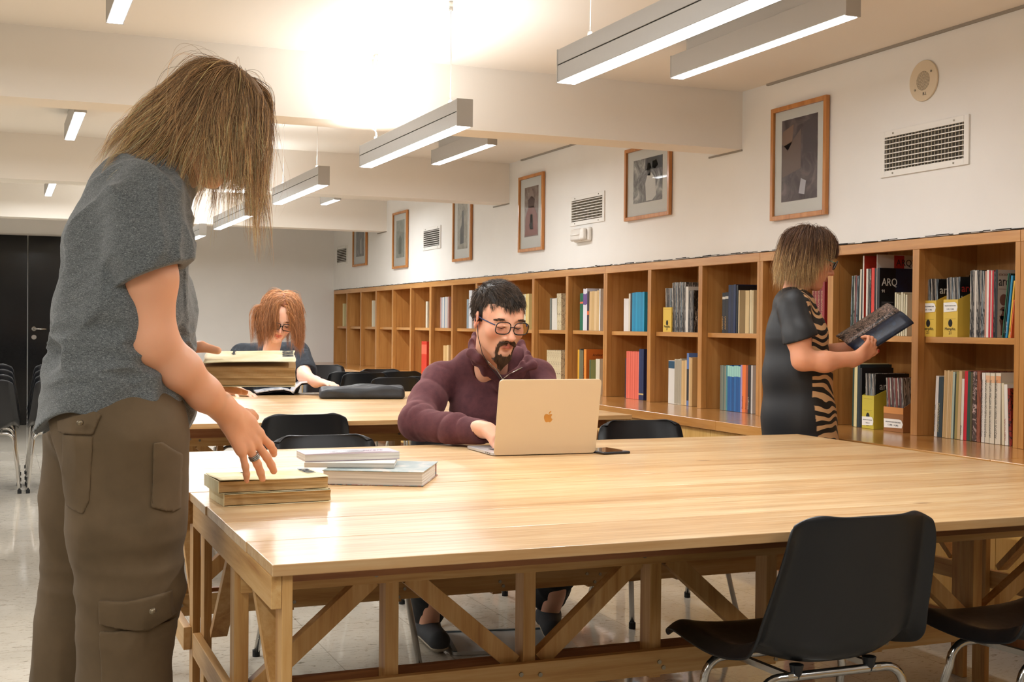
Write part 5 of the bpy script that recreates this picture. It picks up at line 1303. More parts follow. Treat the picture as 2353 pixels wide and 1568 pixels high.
TQ = SDF().chain([(V3(1.55, 8.05, .5), .105), (V3(1.5, 7.65, .52), .08), (V3(1.5, 7.7, .1), .06)], .03).chain([(V3(1.75, 8.05, .5), .105), (V3(1.78, 7.65, .52), .08), (V3(1.78, 7.7, .1), .06)], .03); sdf_obj('trousers', TQ, .01, mat('black denim', '121419', .85), g3_)
rad3 = (.094, .112, .106); hc3 = hg(0, -.018, .032)
cS = SDF().ell(hc3, [q * 1.08 for q in rad3], R3, .01)
def fc3(P): q = (P - HC3) @ R3; return np.maximum(-(q[..., 1] - .05), q[..., 2] - .104)
cS.fnop(fc3, hc3 - .15, hc3 + .15, .02, -1).fnop(lambda P: ((P - HC3) @ R3)[..., 2] + .07, hc3 - .15, hc3 + .15, .02, -1)
hm3 = sdf_obj('hair', cS, .006, HM, g3_, (), lambda V: np.tile([[.52, .30, .17]], (len(V), 1)))
rg = np.random.RandomState(14)
rt = roots_on(rg, 300, lambda v: v[2] > -.1 + .55 * max(0, v[1]))
rt = np.concatenate([rt, roots_on(rg, 70, lambda v: abs(v[0] - .05) < .10 and v[2] > .35 and v[1] < .62)])
def comb3(r, rg):
    d = np.stack([np.sign(r[:, 0] - .05) * 1.6, -.3 - .5 * np.clip(r[:, 1], 0, 1), .1 + 0 * r[:, 0]], 1); t_ = r / np.linalg.norm(r, axis=1)[:, None]
    return d - (d * t_).sum(1)[:, None] * t_ * .9
red = lerp_cols([(.76, .54, .36), (.66, .45, .29), (.84, .62, .43)], [(.78, .55, .39), (.58, .40, .27), (.68, .48, .33)], .12)
fcoll = [(hg(0, .03, -.02), (.086 * s3, .078 * s3, .11 * s3), R3), (P_(620, 840, DT3), (.17, .14, .12), np.eye(3, dtype=np.float32))]
hair('hair_strands', hm3, HM, hc3, R3, [q * 1.06 for q in rad3], rt, lambda r, rg: .27 + rg.normal(size=len(r)) * .02 - .05 * np.clip(r[:, 1], 0, 1), comb3, 21, .27, 24, .010, fcoll, .0007, 20, red, (1.02, 1.13), .018, .55)
eye_bits(hg, R3, s3, g3_, None, (.42, .26, .16), thick=.0022)
glasses(hg, R3, s3, g3_, mat('dark tortoise frame', '1c1a20', .25), mat('dark tortoise frame', '1c1a20', .25), .056, .040, .0024)

# ---------- 4. the woman at the shelves
w4 = thing('person', 'standing person in a black and zebra-print dress holding a magazine at the shelves', 'person', (3.2, 4.55, 0))
R4 = head_frame(86, 20, 0); s4 = 1.03; D4 = 5.42
HC4 = P_(1861, 592, D4)
B = SDF(); hw = head(B, HC4, R4, s4)
B.cap(P_(1822, 680, D4), hw(0, -.025, -.05), .050, .048, .03)
B.chain([(P_(1825, 720, D4), .075), (P_(1830, 900, D4), .09), (P_(1838, 1050, D4), .10)], .05, (CB, 1.1))
e4, v4 = P_(1844, 828, 5.175), P_(1972, 822, 5.20)
B.chain([(P_(1822, 715, 5.27), .050), (P_(1835, 780, 5.20), .046), (e4, .040)], .03).chain([(e4, .041), (P_(1895, 832, 5.17), .040), (v4, .027)], .03)
e5, v5 = P_(1868, 815, 5.60), P_(1985, 795, 5.50)
B.chain([(P_(1835, 715, 5.58), .05), (e5, .040), (v5, .026)], .03)
F4 = unit(P_(2010, 790, 5.22) - v4)
n5, _ = hand(B, v4, F4, unit(CB * .8 - CU * .35 + CR * .3), 1, [(.7, .9, .5), (.75, 1.0, .5), (.8, 1.0, .5), (.8, 1.0, .5)], .95, thumb=(.55, .85, -.15), tcurl=(.25, .1), wr=.026)
n6, _ = hand(B, v5, unit(P_(2030, 780, 5.46) - v5), unit(-CU * .8 - CB * .4), 1, [(.3, .6, .4)] * 4, .95, thumb=(.5, .8, -.3), wr=.024)
for x, D in ((1835, 5.34), (1850, 5.52)): p0 = P_(x, 1000, D); B.chain([(p0, .09), (wz(p0, .5), .06), (wz(p0, .07), .045)], .03); B.cap(wz(p0, .035), wz(p0, .03) + V3(.15, -.04, 0), .034, .028, .02)
mk4 = head_marks(hw, R4, s4, (.72, .36, .32)) + nail_marks(n5, (.62, .08, .07), 1.0) + nail_marks(n6, (.55, .07, .06), 1.0)
sdf_obj('body', B, .008, SK, w4, [(HC4 - .15, HC4 + .15, .0034), (np.minimum(v4, P_(2030, 760, 5.2)) - .05, np.maximum(v4, P_(2030, 760, 5.2)) + .06, .003), (P_(2015, 788, 5.48) - .09, P_(2015, 788, 5.48) + .09, .003)], skin_color((.89, .63, .49), mk4, R4, 12))
eye_bits(hw, R4, s4, w4, None, (.25, .16, .11))
# dress
t = NT('black satin and zebra print dress'); tc = t.n('ShaderNodeTexCoord'); mp = t.n('ShaderNodeMapping'); t.l(tc.outputs['Object'], mp.inputs[0])
mp.inputs['Rotation'].default_value = (.1, .9, .2); mp.inputs['Scale'].default_value = (1, 1, 1); mw = t.noise(mp.outputs[0], 7, 2, .5, .0)
wv = t.n('ShaderNodeTexWave', wave_type='BANDS', bands_direction='DIAGONAL'); t.l(mp.outputs[0], wv.inputs['Vector']); wv.inputs['Scale'].default_value = 9; wv.inputs['Distortion'].default_value = 10; wv.inputs['Detail'].default_value = 1.5; wv.inputs['Detail Scale'].default_value = .8
zeb = t.ramp(wv.outputs[0], [(.50, '16130f'), (.56, 'd5a878')]); at = t.n('ShaderNodeAttribute'); at.attribute_name = 'Col'
t.base(t.mix(at.outputs['Fac'], '17181b', zeb)); t.set(Roughness=.55); M['dress'] = t.mat
DS = SDF(); DS.chain([(P_(1822, 705, D4), .088), (P_(1830, 770, D4), .122), (P_(1832, 860, D4), .138), (P_(1836, 960, D4), .150), (P_(1842, 1060, D4), .165), (P_(1845, 1130, D4), .17)], .05, (CB, 1.10))
DS.cap(P_(1826, 700, D4 - .12), P_(1832, 700, D4 + .12), .062, .062, .05)
DS.chain([(P_(1822, 712, 5.28), .068), (P_(1840, 775, 5.205), .068), (P_(1842, 815, 5.18), .066)], .03); DS.chain([(P_(1835, 715, 5.58), .07), (P_(1850, 790, 5.6), .075)], .03)
folds(DS, 51, 20, .0020, (0, 0, 1), .2)
cu4 = P_(1841, 781, 5.20); cn4 = unit(-CU * .96 - CR * .30 * -1)
a4 = SDF().chain([(P_(1822, 712, 5.28), .068), (P_(1840, 775, 5.205), .068), (P_(1842, 830, 5.17), .066)], .03); t4 = SDF().chain([(P_(1822, 705, D4), .088), (P_(1830, 770, D4), .122), (P_(1832, 860, D4), .138), (P_(1836, 960, D4), .150)], .05, (CB, 1.10))
DS.fnop(lambda P: np.maximum(np.maximum(-((P - cu4) @ cn4), a4.eval(P) - .014), -(t4.eval(P) - .005)), cu4 - .16, cu4 + .16, .003, -1)
DS.cap(cu4 - cn4 * .03, cu4 + cn4 * .012, .046, .052, .004, None, -1)
DS.cap(P_(1828, 690, D4), P_(1850, 630, D4), .054, .07, .006, None, -1)
DS.fnop(lambda P: P[..., 2] - .52, P_(1840, 1150, D4) - .35, P_(1840, 1100, D4) + .35, .004, -1)
def zfac(V):
    u = (V - P_(1868, 800, D4)) @ CR; h = V[:, 2]; edge = np.interp(h, [.6, .75, .9, 1.05, 1.2, 1.3, 1.36], [-.012, -.024, -.040, -.045, -.052, -.070, -.085]); sl = (a4.eval(V.astype(np.float32)) < .02) & (((V - P_(1842, 760, 5.26)) @ CR) < .062) & (h > cu4[2] - .03) & (h < 1.245)
    f = ((u > edge) & ~sl).astype(float); return np.stack([f] * 3, 1)
sdf_obj('dress', DS, .0052, M['dress'], w4, (), zfac)
rad4 = (.082, .102, .092); hc4 = hw(0, -.018, .032)
cS = SDF().ell(hc4, [q * 1.06 for q in rad4], R4, .01)
def fc4(P): q = (P - HC4) @ R4; return np.maximum(-(q[..., 1] - .045), q[..., 2] - .035)
cS.fnop(fc4, hc4 - .15, hc4 + .15, .015, -1).fnop(lambda P: ((P - HC4) @ R4)[..., 2] + .08, hc4 - .15, hc4 + .15, .02, -1)
hm4 = sdf_obj('hair', cS, .005, HM, w4, (), lambda V: np.tile([[.22, .145, .10]], (len(V), 1)))
rg = np.random.RandomState(24)
rt = roots_on(rg, 420, lambda v: v[2] > -.15 and v[1] < .22)
def comb4(r, rg):
    d = np.stack([np.sign(r[:, 0]) * 1.0, r[:, 1] * .3 - .1, -.3 + 0 * r[:, 0]], 1); t_ = r / np.linalg.norm(r, axis=1)[:, None]; return d - (d * t_).sum(1)[:, None] * t_ * .9
def bobcol(u, s, Sx, rg):
    n = len(u); a = np.array([(.36, .25, .175), (.44, .31, .21), (.30, .20, .14)])[rg.randint(3, size=n)][:, None]; b = np.array([(.86, .70, .48), (.72, .56, .36), (.50, .37, .25), (.94, .80, .58)])[rg.randint(4, size=n)][:, None]
    m = np.clip((s - .42) * 2.6, 0, 1)[..., None]; return (a * (1 - m) + b * m) * (1 + rg.normal(size=(n, 1, 1)) * .1)
ncoll = [(hw(0, .03, -.03), (.066 * s4, .066 * s4, .10 * s4), R4)]
def backpull(p, k, r): return -CR[None] * (.25 * np.clip(.3 - r[:, 1:2], 0, 1)) * (1 if k < 14 else .3)
hair('hair_strands', hm4, HM, hc4, R4, [q * 1.05 for q in rad4], rt, lambda r, rg: .215 + .025 * np.clip(-r[:, 1], -.3, 1) + rg.normal(size=len(r)) * .006 - .03 * (1 - np.clip(r[:, 2], 0, 1)), comb4, 31, .33, 28, .008, ncoll, .0006, 20, bobcol, (1.04, 1.16), .003, .15, pull=backpull)
rtf = roots_on(rg, 170, lambda v: v[1] > .15 and v[2] > .42 and abs(v[0]) < .8)
hair('fringe', hm4, HM, hc4, R4, [q * 1.05 for q in rad4], rtf, lambda r, rg: .105 * np.arctan2(r[:, 2], r[:, 1]) + .004 + rg.normal(size=len(r)) * .003, lambda r, rg: np.stack([r[:, 0] * .3, .9 + 0 * r[:, 0], -.5 + 0 * r[:, 0]], 1), 33, .22, 20, .007, (), .0006, 12, lerp_cols([(.38, .26, .19)], [(.40, .27, .19), (.34, .22, .16)], .1), (1.03, 1.10), .002, .2)
glasses(hw, R4, s4, w4, mat('black frame', '141518', .25), mat('teal temple', '2c9c94', .3), .050, .036, .0020)
# ================================================================== BOOKS ON THE SHELVES
ORD = ['first', 'second', 'third', 'fourth', 'fifth', 'sixth', 'seventh', 'eighth', 'ninth', 'tenth', 'eleventh', 'twelfth', '13th', '14th', '15th', '16th', '17th', '18th', '19th', '20th', '21st', '22nd', '23rd', '24th', '25th', '26th', '27th', '28th', '29th', '30th', '31st', '32nd', '33rd', '34th', '35th', '36th']
XS_ = XW + .046
_pm = {}
def speck(name, cols, sc=(30, 60, 30)):
    if name in _pm: return _pm[name]
    t = NT(name); n = t.noise(t.coords(sc), 1, 3, .7, 1.2); st = [(.30 + .4 * i / (len(cols) - 1), c) for i, c in enumerate(cols)]
    t.base(t.ramp(n, st, 'CONSTANT' if len(cols) > 3 else 'LINEAR')); t.set(Roughness=.4); _pm[name] = t.mat; return t.mat
DARKMAG = ['1a1a1c', '4a4540', '14161c', 'b8b0a4', '23303a', '7c5b4a']
def shelf_book(y0, y1, zb, h, m, label, group, name='book', depth=.19, tilt=0.0, xf=XS_, title=None, tcol='f0ece0', cover=None, band=None, pages=True):
    """upright book: spine toward the room, y0 (near side) < y1 (far side)"""
    r = thing(name, label, 'magazine' if name == 'magazine' else 'book', (xf, (y0 + y1) / 2, zb), group)
    T = max(y1 - y0, .003); cm = cover or m
    sp = MB().box(xf, xf + .0015, y0 + .0002, y1 - .0002, zb + .0004, zb + h).build('spine', m, r)
    c1 = MB().box(xf + .0005, xf + depth, y0 + .0002, y0 + .0012, zb + .0004, zb + h).build('cover', cm, r)
    if T > .007: MB().box(xf + .0005, xf + depth, y1 - .0012, y1 - .0002, zb + .0004, zb + h).build('cover', m, r)
    MB().box(xf + .0018, xf + depth - .003, y0 + .0013, y1 - .0012 if T > .007 else y1 - .0003, zb + .002, zb + h - .002).build('page_block', M['newpages'], r)
    if band: MB().box(xf - .0003, xf, y0 + .0003, y1 - .0003, zb + h * band[0], zb + h * band[1]).build('spine_band', mat('band ' + band[2], band[2], .5), sp)
    if title:
        sz = min(T * .62, .03); tx = text(title, sz, mat('title ' + tcol, tcol, .5), sp, (xf - .0004, (y0 + y1) / 2 + sz * .34, zb + h * .08), (0, 0, 1), (0, 1, 0), 'printed_title', ext=.0001)
        w_ = max(v.co.z for v in tx.data.vertices) - min(v.co.z for v in tx.data.vertices)
        lim = h * .84
        for v in tx.data.vertices: v.co.z = (v.co.z - (zb + h * .08 - WL[tx].z)) * min(1.0, lim / max(w_, 1e-4)) * .98 + (zb + h * .08 - WL[tx].z)
        for v in tx.data.vertices: v.co.y = -(v.co.y - ((y0 + y1) / 2 - WL[tx].y)) + ((y0 + y1) / 2 - WL[tx].y) if False else v.co.y
    if tilt:
        r.rotation_euler = (tilt, 0, 0)
    return r, c1
def fill(where, level, items, kind='book'):
    """items: (x_left, x_right, y_top, colour, n, opts) measured at the shelf front"""
    zb = (Z_MID if level == 'upper' else Z_CNT) + .0005; cnt = 0; out = []
    tot = sum(i[4] for i in items)
    for it in items:
        xl, xr, yt, colr, n = it[:5]; o = dict(it[5]) if len(it) > 5 else {}
        ya, yb = on_x(xl, 760, XS_).y, on_x(xr, 760, XS_).y; h0 = on_x((xl + xr) / 2, yt, XS_).z - zb
        name = o.pop('name', 'book'); cname = o.pop('c', None); jit = o.pop('j', .003); titles = o.pop('titles', None)
        for k in range(n):
            a, b = ya + (yb - ya) * k / n, ya + (yb - ya) * (k + 1) / n
            if isinstance(colr, (list, tuple)): c1 = colr[k % len(colr)]
            else: c1 = colr
            m = c1 if not isinstance(c1, str) else mat('cover ' + c1, c1, .45)
            desc = cname[k % len(cname)] if isinstance(cname, (list, tuple)) else cname
            lab = '%s %s, %s from left, %s shelf %s' % (desc, name, ORD[cnt], level, where)
            if titles: o['title'] = titles[k % len(titles)]
            hh = h0 + (rnd.uniform(-jit, jit) if n > 1 else 0)
            out.append(shelf_book(b + .0003, a - .0003, zb, hh, m, lab, '%ss on the %s shelf %s' % (name, level, where), name, **o)); cnt += 1
    return out
MG = [speck('magazine spine a', ['141416', '3c3834', 'c9c2b6', '1b2026', '8c8478'], (70, 70, 5)), speck('magazine spine b', ['20262c', '0f1013', '6a6258', 'd6d0c6', '2b2320'], (60, 60, 7)), speck('magazine spine c', ['d9d4cb', '34302e', 'a39a8e', '15171b', '5e3a30'], (80, 80, 4)), speck('magazine spine d', ['17181b', '2a3a44', '9aa5a8', '121214', '76604c'], (60, 60, 6))]
CRM = ['d3b07a', 'c9a56c', 'dabb8a', 'cdaa74']
pat = speck('cream spine with brown ornament', ['5b4a3a', 'cbb994', 'd9cca8', 'b7a47e', 'e4dcc4'], (60, 60, 40))
W0, W1, W3, W4 = 'right of the zebra dress', 'just behind the magazine being held', 'left of the zebra dress', 'two bays left of the zebra dress'
W5, W6, W7 = 'right of the laptop lid top', 'above the laptop lid', 'right of the fleece wearer'
# bay with the yellow boxes: loose magazines and leaning ones
u0 = fill(W0, 'upper', [(2228, 2238, 622, MG, 3, dict(name='magazine', c='dark patterned')), (2238, 2243, 622, 'cfc6ba', 1, dict(name='magazine', c='grey white')), (2243, 2262, 622, MG, 5, dict(name='magazine', c='dark patterned slim')),
    (2262, 2266, 623, 'c08a78', 1, dict(name='magazine', c='pinkish')), (2266, 2271, 621, 'e6e0d6', 1, dict(name='magazine', c='white')), (2271, 2275, 622, 'c8283a', 1, dict(name='magazine', c='red')), (2275, 2278, 622, 'd8c8bc', 1, dict(name='magazine', c='pale slim')),
    (2278, 2282, 622, 'c42a34', 1, dict(name='magazine', c='dark red')), (2282, 2286, 624, MG[1], 1, dict(name='magazine', c='black spined')), (2286, 2291, 620, '1c2224', 1, dict(name='magazine', c='grey special edition', cover=mat('stone grey cover', 'b9aea2', .4), depth=.215))])
r_, cv = u0[-1]; w_ = WL[r_]; yq = w_.y - .0012 + .0
yy = on_x(2291, 760, XS_).y + .0003 - .0001; zb = Z_MID; h_ = on_x(2288, 620, XS_).z - zb
text('EDICIÓN ESPECIAL', .0135, mat('brown print', '6b4030', .5), cv, (XS_ + .006, yy, zb + h_ - .026), (1, 0, 0), (0, 0, 1), 'cover_title')
text('arqueología', .058, M['ink'], cv, (XS_ + .005, yy, zb + h_ - .068), (1, 0, 0), (0, 0, 1), 'cover_title', sx=.8)
MB().box(XS_ + .006, XS_ + .09, yy - .0003, yy, zb + h_ - .083, zb + h_ - .0815).build('cover_rule', mat('brown print', '6b4030', .5), cv)
clay = mat('printed clay artefact', '6f4538', .5)
def blob(poly, x0, z0, s, nm): MB().prism([(a * s, b * s) for a, b in poly], (XS_ + x0, yy, zb + z0), (1, 0, 0), (0, 0, 1), .0003).build(nm, clay, cv)
oct_ = [(.5 + .5 * math.cos(k * PI / 6), .5 + .55 * math.sin(k * PI / 6)) for k in range(12)]
blob(oct_, .012, h_ - .150, .045, 'printed_mask'); blob([(0, .2), (.3, .5), (1, .6), (1.1, .4), (.6, .1)], .012, h_ - .180, .045, 'printed_shell')
blob([(.3, 0), (.7, 0), (.55, .1), (.55, .5), (.9, .8), (1, 1.1), (0, 1.1), (.1, .8), (.45, .5), (.45, .1)], .012, h_ - .230, .032, 'printed_goblet'); blob([(.2, 0), (.8, 0), (.8, .9), (1, 1.5), (.7, 2.2), (.6, 2.6), (.4, 2.6), (.3, 2.2), (0, 1.5), (.2, .9)], .012, .012, .042, 'printed_figurine')
z0 = Z_MID + .0005
for k, (xl, col, ttl, tc, hh) in enumerate([(2302, '1f5a42', None, 'ffffff', .272), (2306, '14302c', 'Revista', 'e8e4d8', .27), (2310, '2a86b0', 'Arqueología PUC', 'f4f4f0', .262), (2317, 'e0b23c', 'Arqueología', '3a3020', .24), (2321, 'e06a3c', 'Arqueos', 'f4e8d8', .16)]):
    ya = on_x(xl, 760, XS_).y; T_ = [.006, .006, .011, .008, .006][k]
    r_, c_ = shelf_book(ya - T_, ya, z0, hh, mat('cover ' + col, col, .4), ['slim green', 'dark green', 'blue titled', 'yellow', 'short orange'][k] + ' magazine leaning at the right end of the magazine shelf', 'leaning magazines by the right upright', 'magazine', tilt=0.11, title=ttl, tcol=tc)
# lower shelf right of the woman
fill(W0, 'lower', [(2149, 2156, 864, 'e2dcd4', 1, dict(c='white', title='ARQUEOLOGIA Y VIDA', tcol='2a2a2a', tilt=.035)), (2156.5, 2167, 867, '2c3f46', 1, dict(c='dark teal', title='ARQUEOLOGIAS', tcol='c9b98a', tilt=.035)),
    (2168, 2188, 853, CRM, 5, dict(c='cream slim', tilt=.03)), (2188, 2193, 855, 'b7c4b2', 1, dict(c='pale green slim', tilt=.03)), (2193, 2196, 860, '1f3a36', 1, dict(c='dark slim', tilt=.03)), (2196, 2202, 854, 'a39251', 1, dict(c='olive gold', tilt=.03)),
    (2202, 2209, 853, 'd8b988', 1, dict(c='beige', tilt=.03)), (2210, 2216, 871, 'ebe5d8', 1, dict(c='white short', title='arqueología', tcol='222222', tilt=.02)), (2216.5, 2224, 853, 'd3122c', 1, dict(c='bright red', tilt=.02)), (2224, 2231, 854, '1c4a3a', 1, dict(c='dark green', tilt=.015)),
    (2231, 2236, 856, '5c5232', 1, dict(c='olive brown', tilt=.01)), (2237, 2246.5, 854, speck('pink brown spine', ['b39a94', '4c3a34', 'c8ada4', '7c4436'], (30, 30, 26)), 1, dict(c='pink brown pictured', name='book')), (2247, 2256, 854, speck('rust spine', ['7a3c2a', '9a5a40', '5c2c20', 'c09878'], (60, 60, 7)), 1, dict(c='rust pictured')),
    (2258, 2266, 857, 'e9e3d9', 1, dict(c='white', title='ARQUIVOS DO MUSEU DE HISTÓRIA NATURAL', tcol='3a3a3a')), (2266.5, 2276.5, 857, 'e2d8c2', 1, dict(c='cream lettered', title='ARQUIVOS DO MUSEU DE HISTÓRIA NATURAL', tcol='33302c', band=(.86, .96, 'e8b890'))),
    (2277, 2288, 858, 'e4dbc6', 1, dict(c='cream lettered', title='ARQUIVOS DO MUSEU DE HISTÓRIA NATURAL', tcol='33302c', band=(.86, .96, 'e6b98e'))), (2290, 2302, 858, 'e6dcc8', 1, dict(c='cream lettered', title='ARQUIVOS DO MUSEU DE HISTÓRIA NATURAL', tcol='33302c', band=(.86, .96, 'e0a070'))),
    (2306, 2312, 881, 'e0d4b4', 1, dict(c='cream short', tilt=-.03)), (2313, 2321, 884, 'ece6dc', 1, dict(c='white short', title='MUSEO NATURAL', tcol='b06a50', tilt=-.04)), (2323, 2329, 893, speck('black and red spine', ['151314', '8c2a20', '1a1718', 'a8402c'], (40, 40, 40)), 1, dict(c='black and red', tilt=-.06))])
# bay just left: ARQ magazines
RedW = speck('red cover', ['b8301e', 'c03620', 'c43a24'])
u1 = fill(W1, 'upper', [(1953, 1972, 634, [MG[3], mat('cover 2c4238', '2c4238'), MG[0], mat('cover 7a4a48', '7a4a48'), MG[3], mat('cover 26363a', '26363a')], 6, dict(name='magazine', c='dark slim', tilt=.03)), (1973, 1977, 619, 'd8ceb8', 1, dict(name='magazine', c='cream tall', tilt=.02)), (1977.5, 1980.5, 620, '1c1c1e', 1, dict(name='magazine', c='black', title='DISENO', tcol='c9b070', tilt=.01)),
    (1981, 1984, 588, 'e0d8cc', 1, dict(name='magazine', c='tall red', cover=RedW, depth=.25)), (1989, 1993, 618, 'e2dace', 1, dict(name='magazine', c='cream', depth=.2)), (1993.5, 2000, 618, MG[1], 1, dict(name='magazine', c='black patterned', title='ARQ', tcol='d04030')), (2001, 2008, 616, 'd8392c', 1, dict(name='magazine', c='bright red', title='ARQ', tcol='f0e0d8')),
    (2008.5, 2012, 617, '1b1c1f', 1, dict(name='magazine', c='black', title='ARQ', tcol='e0e0e0')), (2012.5, 2014, 585, 'cfc4b8', 1, dict(name='magazine', c='tall white and red', cover=mat('cover c9beb2', 'c9beb2'), depth=.27)), (2014.5, 2020, 616, '14181f', 1, dict(name='magazine', c='black and navy', title='ARQ 91', tcol='e8e4dc', cover=mat('near black cover', '111318', .3), depth=.262))])
(_, c23), (_, c91) = u1[-2], u1[-1]
y23, y91 = on_x(2014, 760, XS_).y + .0003 - .0001 + .0002, on_x(2020, 760, XS_).y + .0003 - .0000
h23, h91 = on_x(2013, 585, XS_).z - Z_MID, on_x(2017, 616, XS_).z - Z_MID
MB().box(XS_ + .10, XS_ + .16, y23 - .0003, y23 + .0001, Z_MID + .01, Z_MID + h23 - .002).build('cover_stripe', mat('red stripe', 'a8281e', .4), c23)
text('ARQ', .045, M['ink'], c23, (XS_ + .112, y23 - .0003, Z_MID + h23 - .052), (1, 0, 0), (0, 0, 1), 'cover_title'); text('23', .045, mat('red print', 'a8281e', .5), c23, (XS_ + .205, y23 - .0003, Z_MID + h23 - .052), (1, 0, 0), (0, 0, 1), 'cover_title')
MB().box(XS_ + .095, XS_ + .26, y91 - .0004, y91 + .0001, Z_MID + h91 * .62, Z_MID + h91 - .001).build('cover_photo', speck('navy photo', ['0c1226', '16203c', '0e1830']), c91)
text('ARQ', .052, mat('white print', 'e6e2d8', .5), c91, (XS_ + .012, y91 - .0006, Z_MID + h91 - .085), (1, 0, 0), (0, 0, 1), 'cover_title', sx=.85); text('91', .021, mat('white print', 'e6e2d8', .5), c91, (XS_ + .012, y91 - .0006, Z_MID + h91 - .118), (1, 0, 0), (0, 0, 1), 'cover_title')
for k in range(13): MB().box(XS_ + .012, XS_ + .012 + rnd.choice([.03, .05, .07, .08]), y91 - .0004, y91, Z_MID + h91 - .165 - .0085 * k, Z_MID + h91 - .1635 - .0085 * k).build('contents_line', mat('grey print', '9a9a9a', .5), c91)
for k in range(6):
    ya = on_x(2055 + 5 * k, 760, XS_).y; shelf_book(ya - .0115, ya, Z_MID + .0005, .205 - .006 * (k % 3), mat('cover ' + ('d6cdb0' if k % 2 else 'c9bf9e'), 'd6cdb0' if k % 2 else 'c9bf9e'), 'small cream book, %s from left, behind the held magazine' % ORD[k], 'small cream books behind the held magazine')
fill('below the magazine being held', 'lower', [(1960, 1964, 838, '1c3a2c', 1, dict(c='dark green slim', tilt=.01)), (1964, 1971, 835, 'd8cc96', 1, dict(c='pale yellow', tilt=.01)), (1972, 1978, 838, '1a2c30', 1, dict(c='dark teal')), (1978, 1982, 846, '17181a', 1, dict(c='black spiral bound'))])
fill('behind the zebra dress', 'upper', [(1866, 1894, 622, ['7c1a1e', '8a2024', '74181c', '92262a'], 4, dict(c='red bound', title='COLECCION DOCUMENTOS', tcol='d8b890'))])
fill(W3, 'upper', [(1659, 1673, 672, '161416', 2, dict(c='black', title='ANDINO', tcol='c89a50', band=(.84, .9, 'c9c5bc'))), (1673, 1690, 655, ['1a2546', '18203a', '1c2a50'], 3, dict(c='navy')), (1691, 1695, 656, '14161a', 1, dict(c='black slim')),
    (1696, 1699, 667, 'd2bd92', 1, dict(c='cream', cover=mat('cover d0ba90', 'd0ba90'))), (1712, 1721, 668, 'd3b884', 1, dict(c='buff')), (1722, 1731, 667, ['d8c8a0', 'cdb98c'], 2, dict(c='cream'))])
fill(W3, 'lower', [(1656, 1673, 840, ['6e7064', '7d8272', '5c6e66', '8a8a78', '4a8a90'], 5, dict(c='grey green slim')), (1673, 1703, 841, ['1a5a9a', '1b62a6', '17508c', '2368aa', '1a5494', '1d5ea0'], 6, dict(c='blue with a pale top', band=(.76, .995, '9ad0c4'))), (1703, 1707, 839, 'a890b8', 1, dict(c='lilac')),
    (1707, 1715, 839, 'ec7a34', 1, dict(c='orange', title='Estudios', tcol='7a2a18')), (1715, 1720, 840, 'a8522e', 1, dict(c='rust brown', title='Revista', tcol='3a1a10')), (1720, 1727, 839, '1c1a1c', 1, dict(c='black', title='Chungara', tcol='c8b8a0')), (1727, 1731, 840, 'c9c4bc', 1, dict(c='pale'))])
fill(W4, 'upper', [(1544, 1575, 649, MG, 11, dict(name='magazine', c='patterned slim', j=.002)), (1575, 1581, 659, 'ddd8ce', 1, dict(name='magazine', c='white')), (1581, 1593, 668, [MG[1], MG[2]], 3, dict(name='magazine', c='dark mixed'))])
fill(W4, 'lower', [(1537, 1551, 829, 'dcdad4', 1, dict(c='white and blue', band=(.82, .99, '1c4a66'))), (1551, 1567, 825, ['c9c2b0', 'b8b09c', 'd0c8b4', 'bcb49e'], 4, dict(c='pale spiral bound', band=(.02, .98, 'a59c88'))), (1567, 1579, 829, CRM, 3, dict(c='cream slim')), (1579, 1584, 812, '5a78b0', 1, dict(c='blue and black', band=(.1, .7, '1c1c22'))), (1584, 1592, 822, ['d0b080', 'c6a068'], 2, dict(c='cream'))])
fill(W5, 'upper', [(1433, 1444, 686, 'e2dcd8', 3, dict(c='white slim')), (1444, 1448, 675, 'd6cdb8', 1, dict(c='cream slim')), (1448, 1452, 674, '2a2a30', 1, dict(c='dark slim')), (1452, 1480, 672, ['1a90ba', '1684b0', '2098c2', '178ab4'], 7, dict(c='bright blue', j=.002))])
fill(W5, 'lower', [(1437, 1440, 823, '3a2026', 1, dict(c='dark slim')), (1440, 1469, 808, ['e8705a', 'e0664f', 'ec7862', 'da6048'], 11, dict(c='coral slim', j=.001)), (1469, 1480, 803, ['1a2c5c', '182650'], 2, dict(c='navy', band=(.1, .13, 'c8b070')))])
fill(W6, 'upper', [(1332, 1339.5, 674, '15694a', 2, dict(c='green', band=(.72, .77, 'e87048'))), (1339.5, 1348.5, 664, 'e0dde4', 3, dict(c='white and purple', band=(.62, .88, '6a4a8a'))), (1348.5, 1353, 670, '3a2a34', 1, dict(c='dark purple', band=(.4, .5, 'e06a2c'))), (1353, 1376, 669, CRM, 4, dict(c='cream', tilt=.02)), (1376, 1379, 664, 'e4e0d8', 1, dict(c='white'))])
a6 = fill(W6, 'lower', [(1328, 1332, 804, 'e0a830', 1, dict(c='yellow')), (1332, 1341, 803, '23231f', 2, dict(c='black spiral bound', band=(.02, .98, '6a6a50'))), (1342, 1348, 803, 'e08c30', 1, dict(c='orange titled', title='ANDEAN PAST', tcol='5a2a18', cover=mat('orange cover', 'd4702a', .4), depth=.215)), (1355, 1358, 827, '5a6a48', 1, dict(c='green', cover=mat('pale green cover', 'a0a86c', .4))), (1370, 1379, 826, 'd9d0b8', 2, dict(c='cream'))])
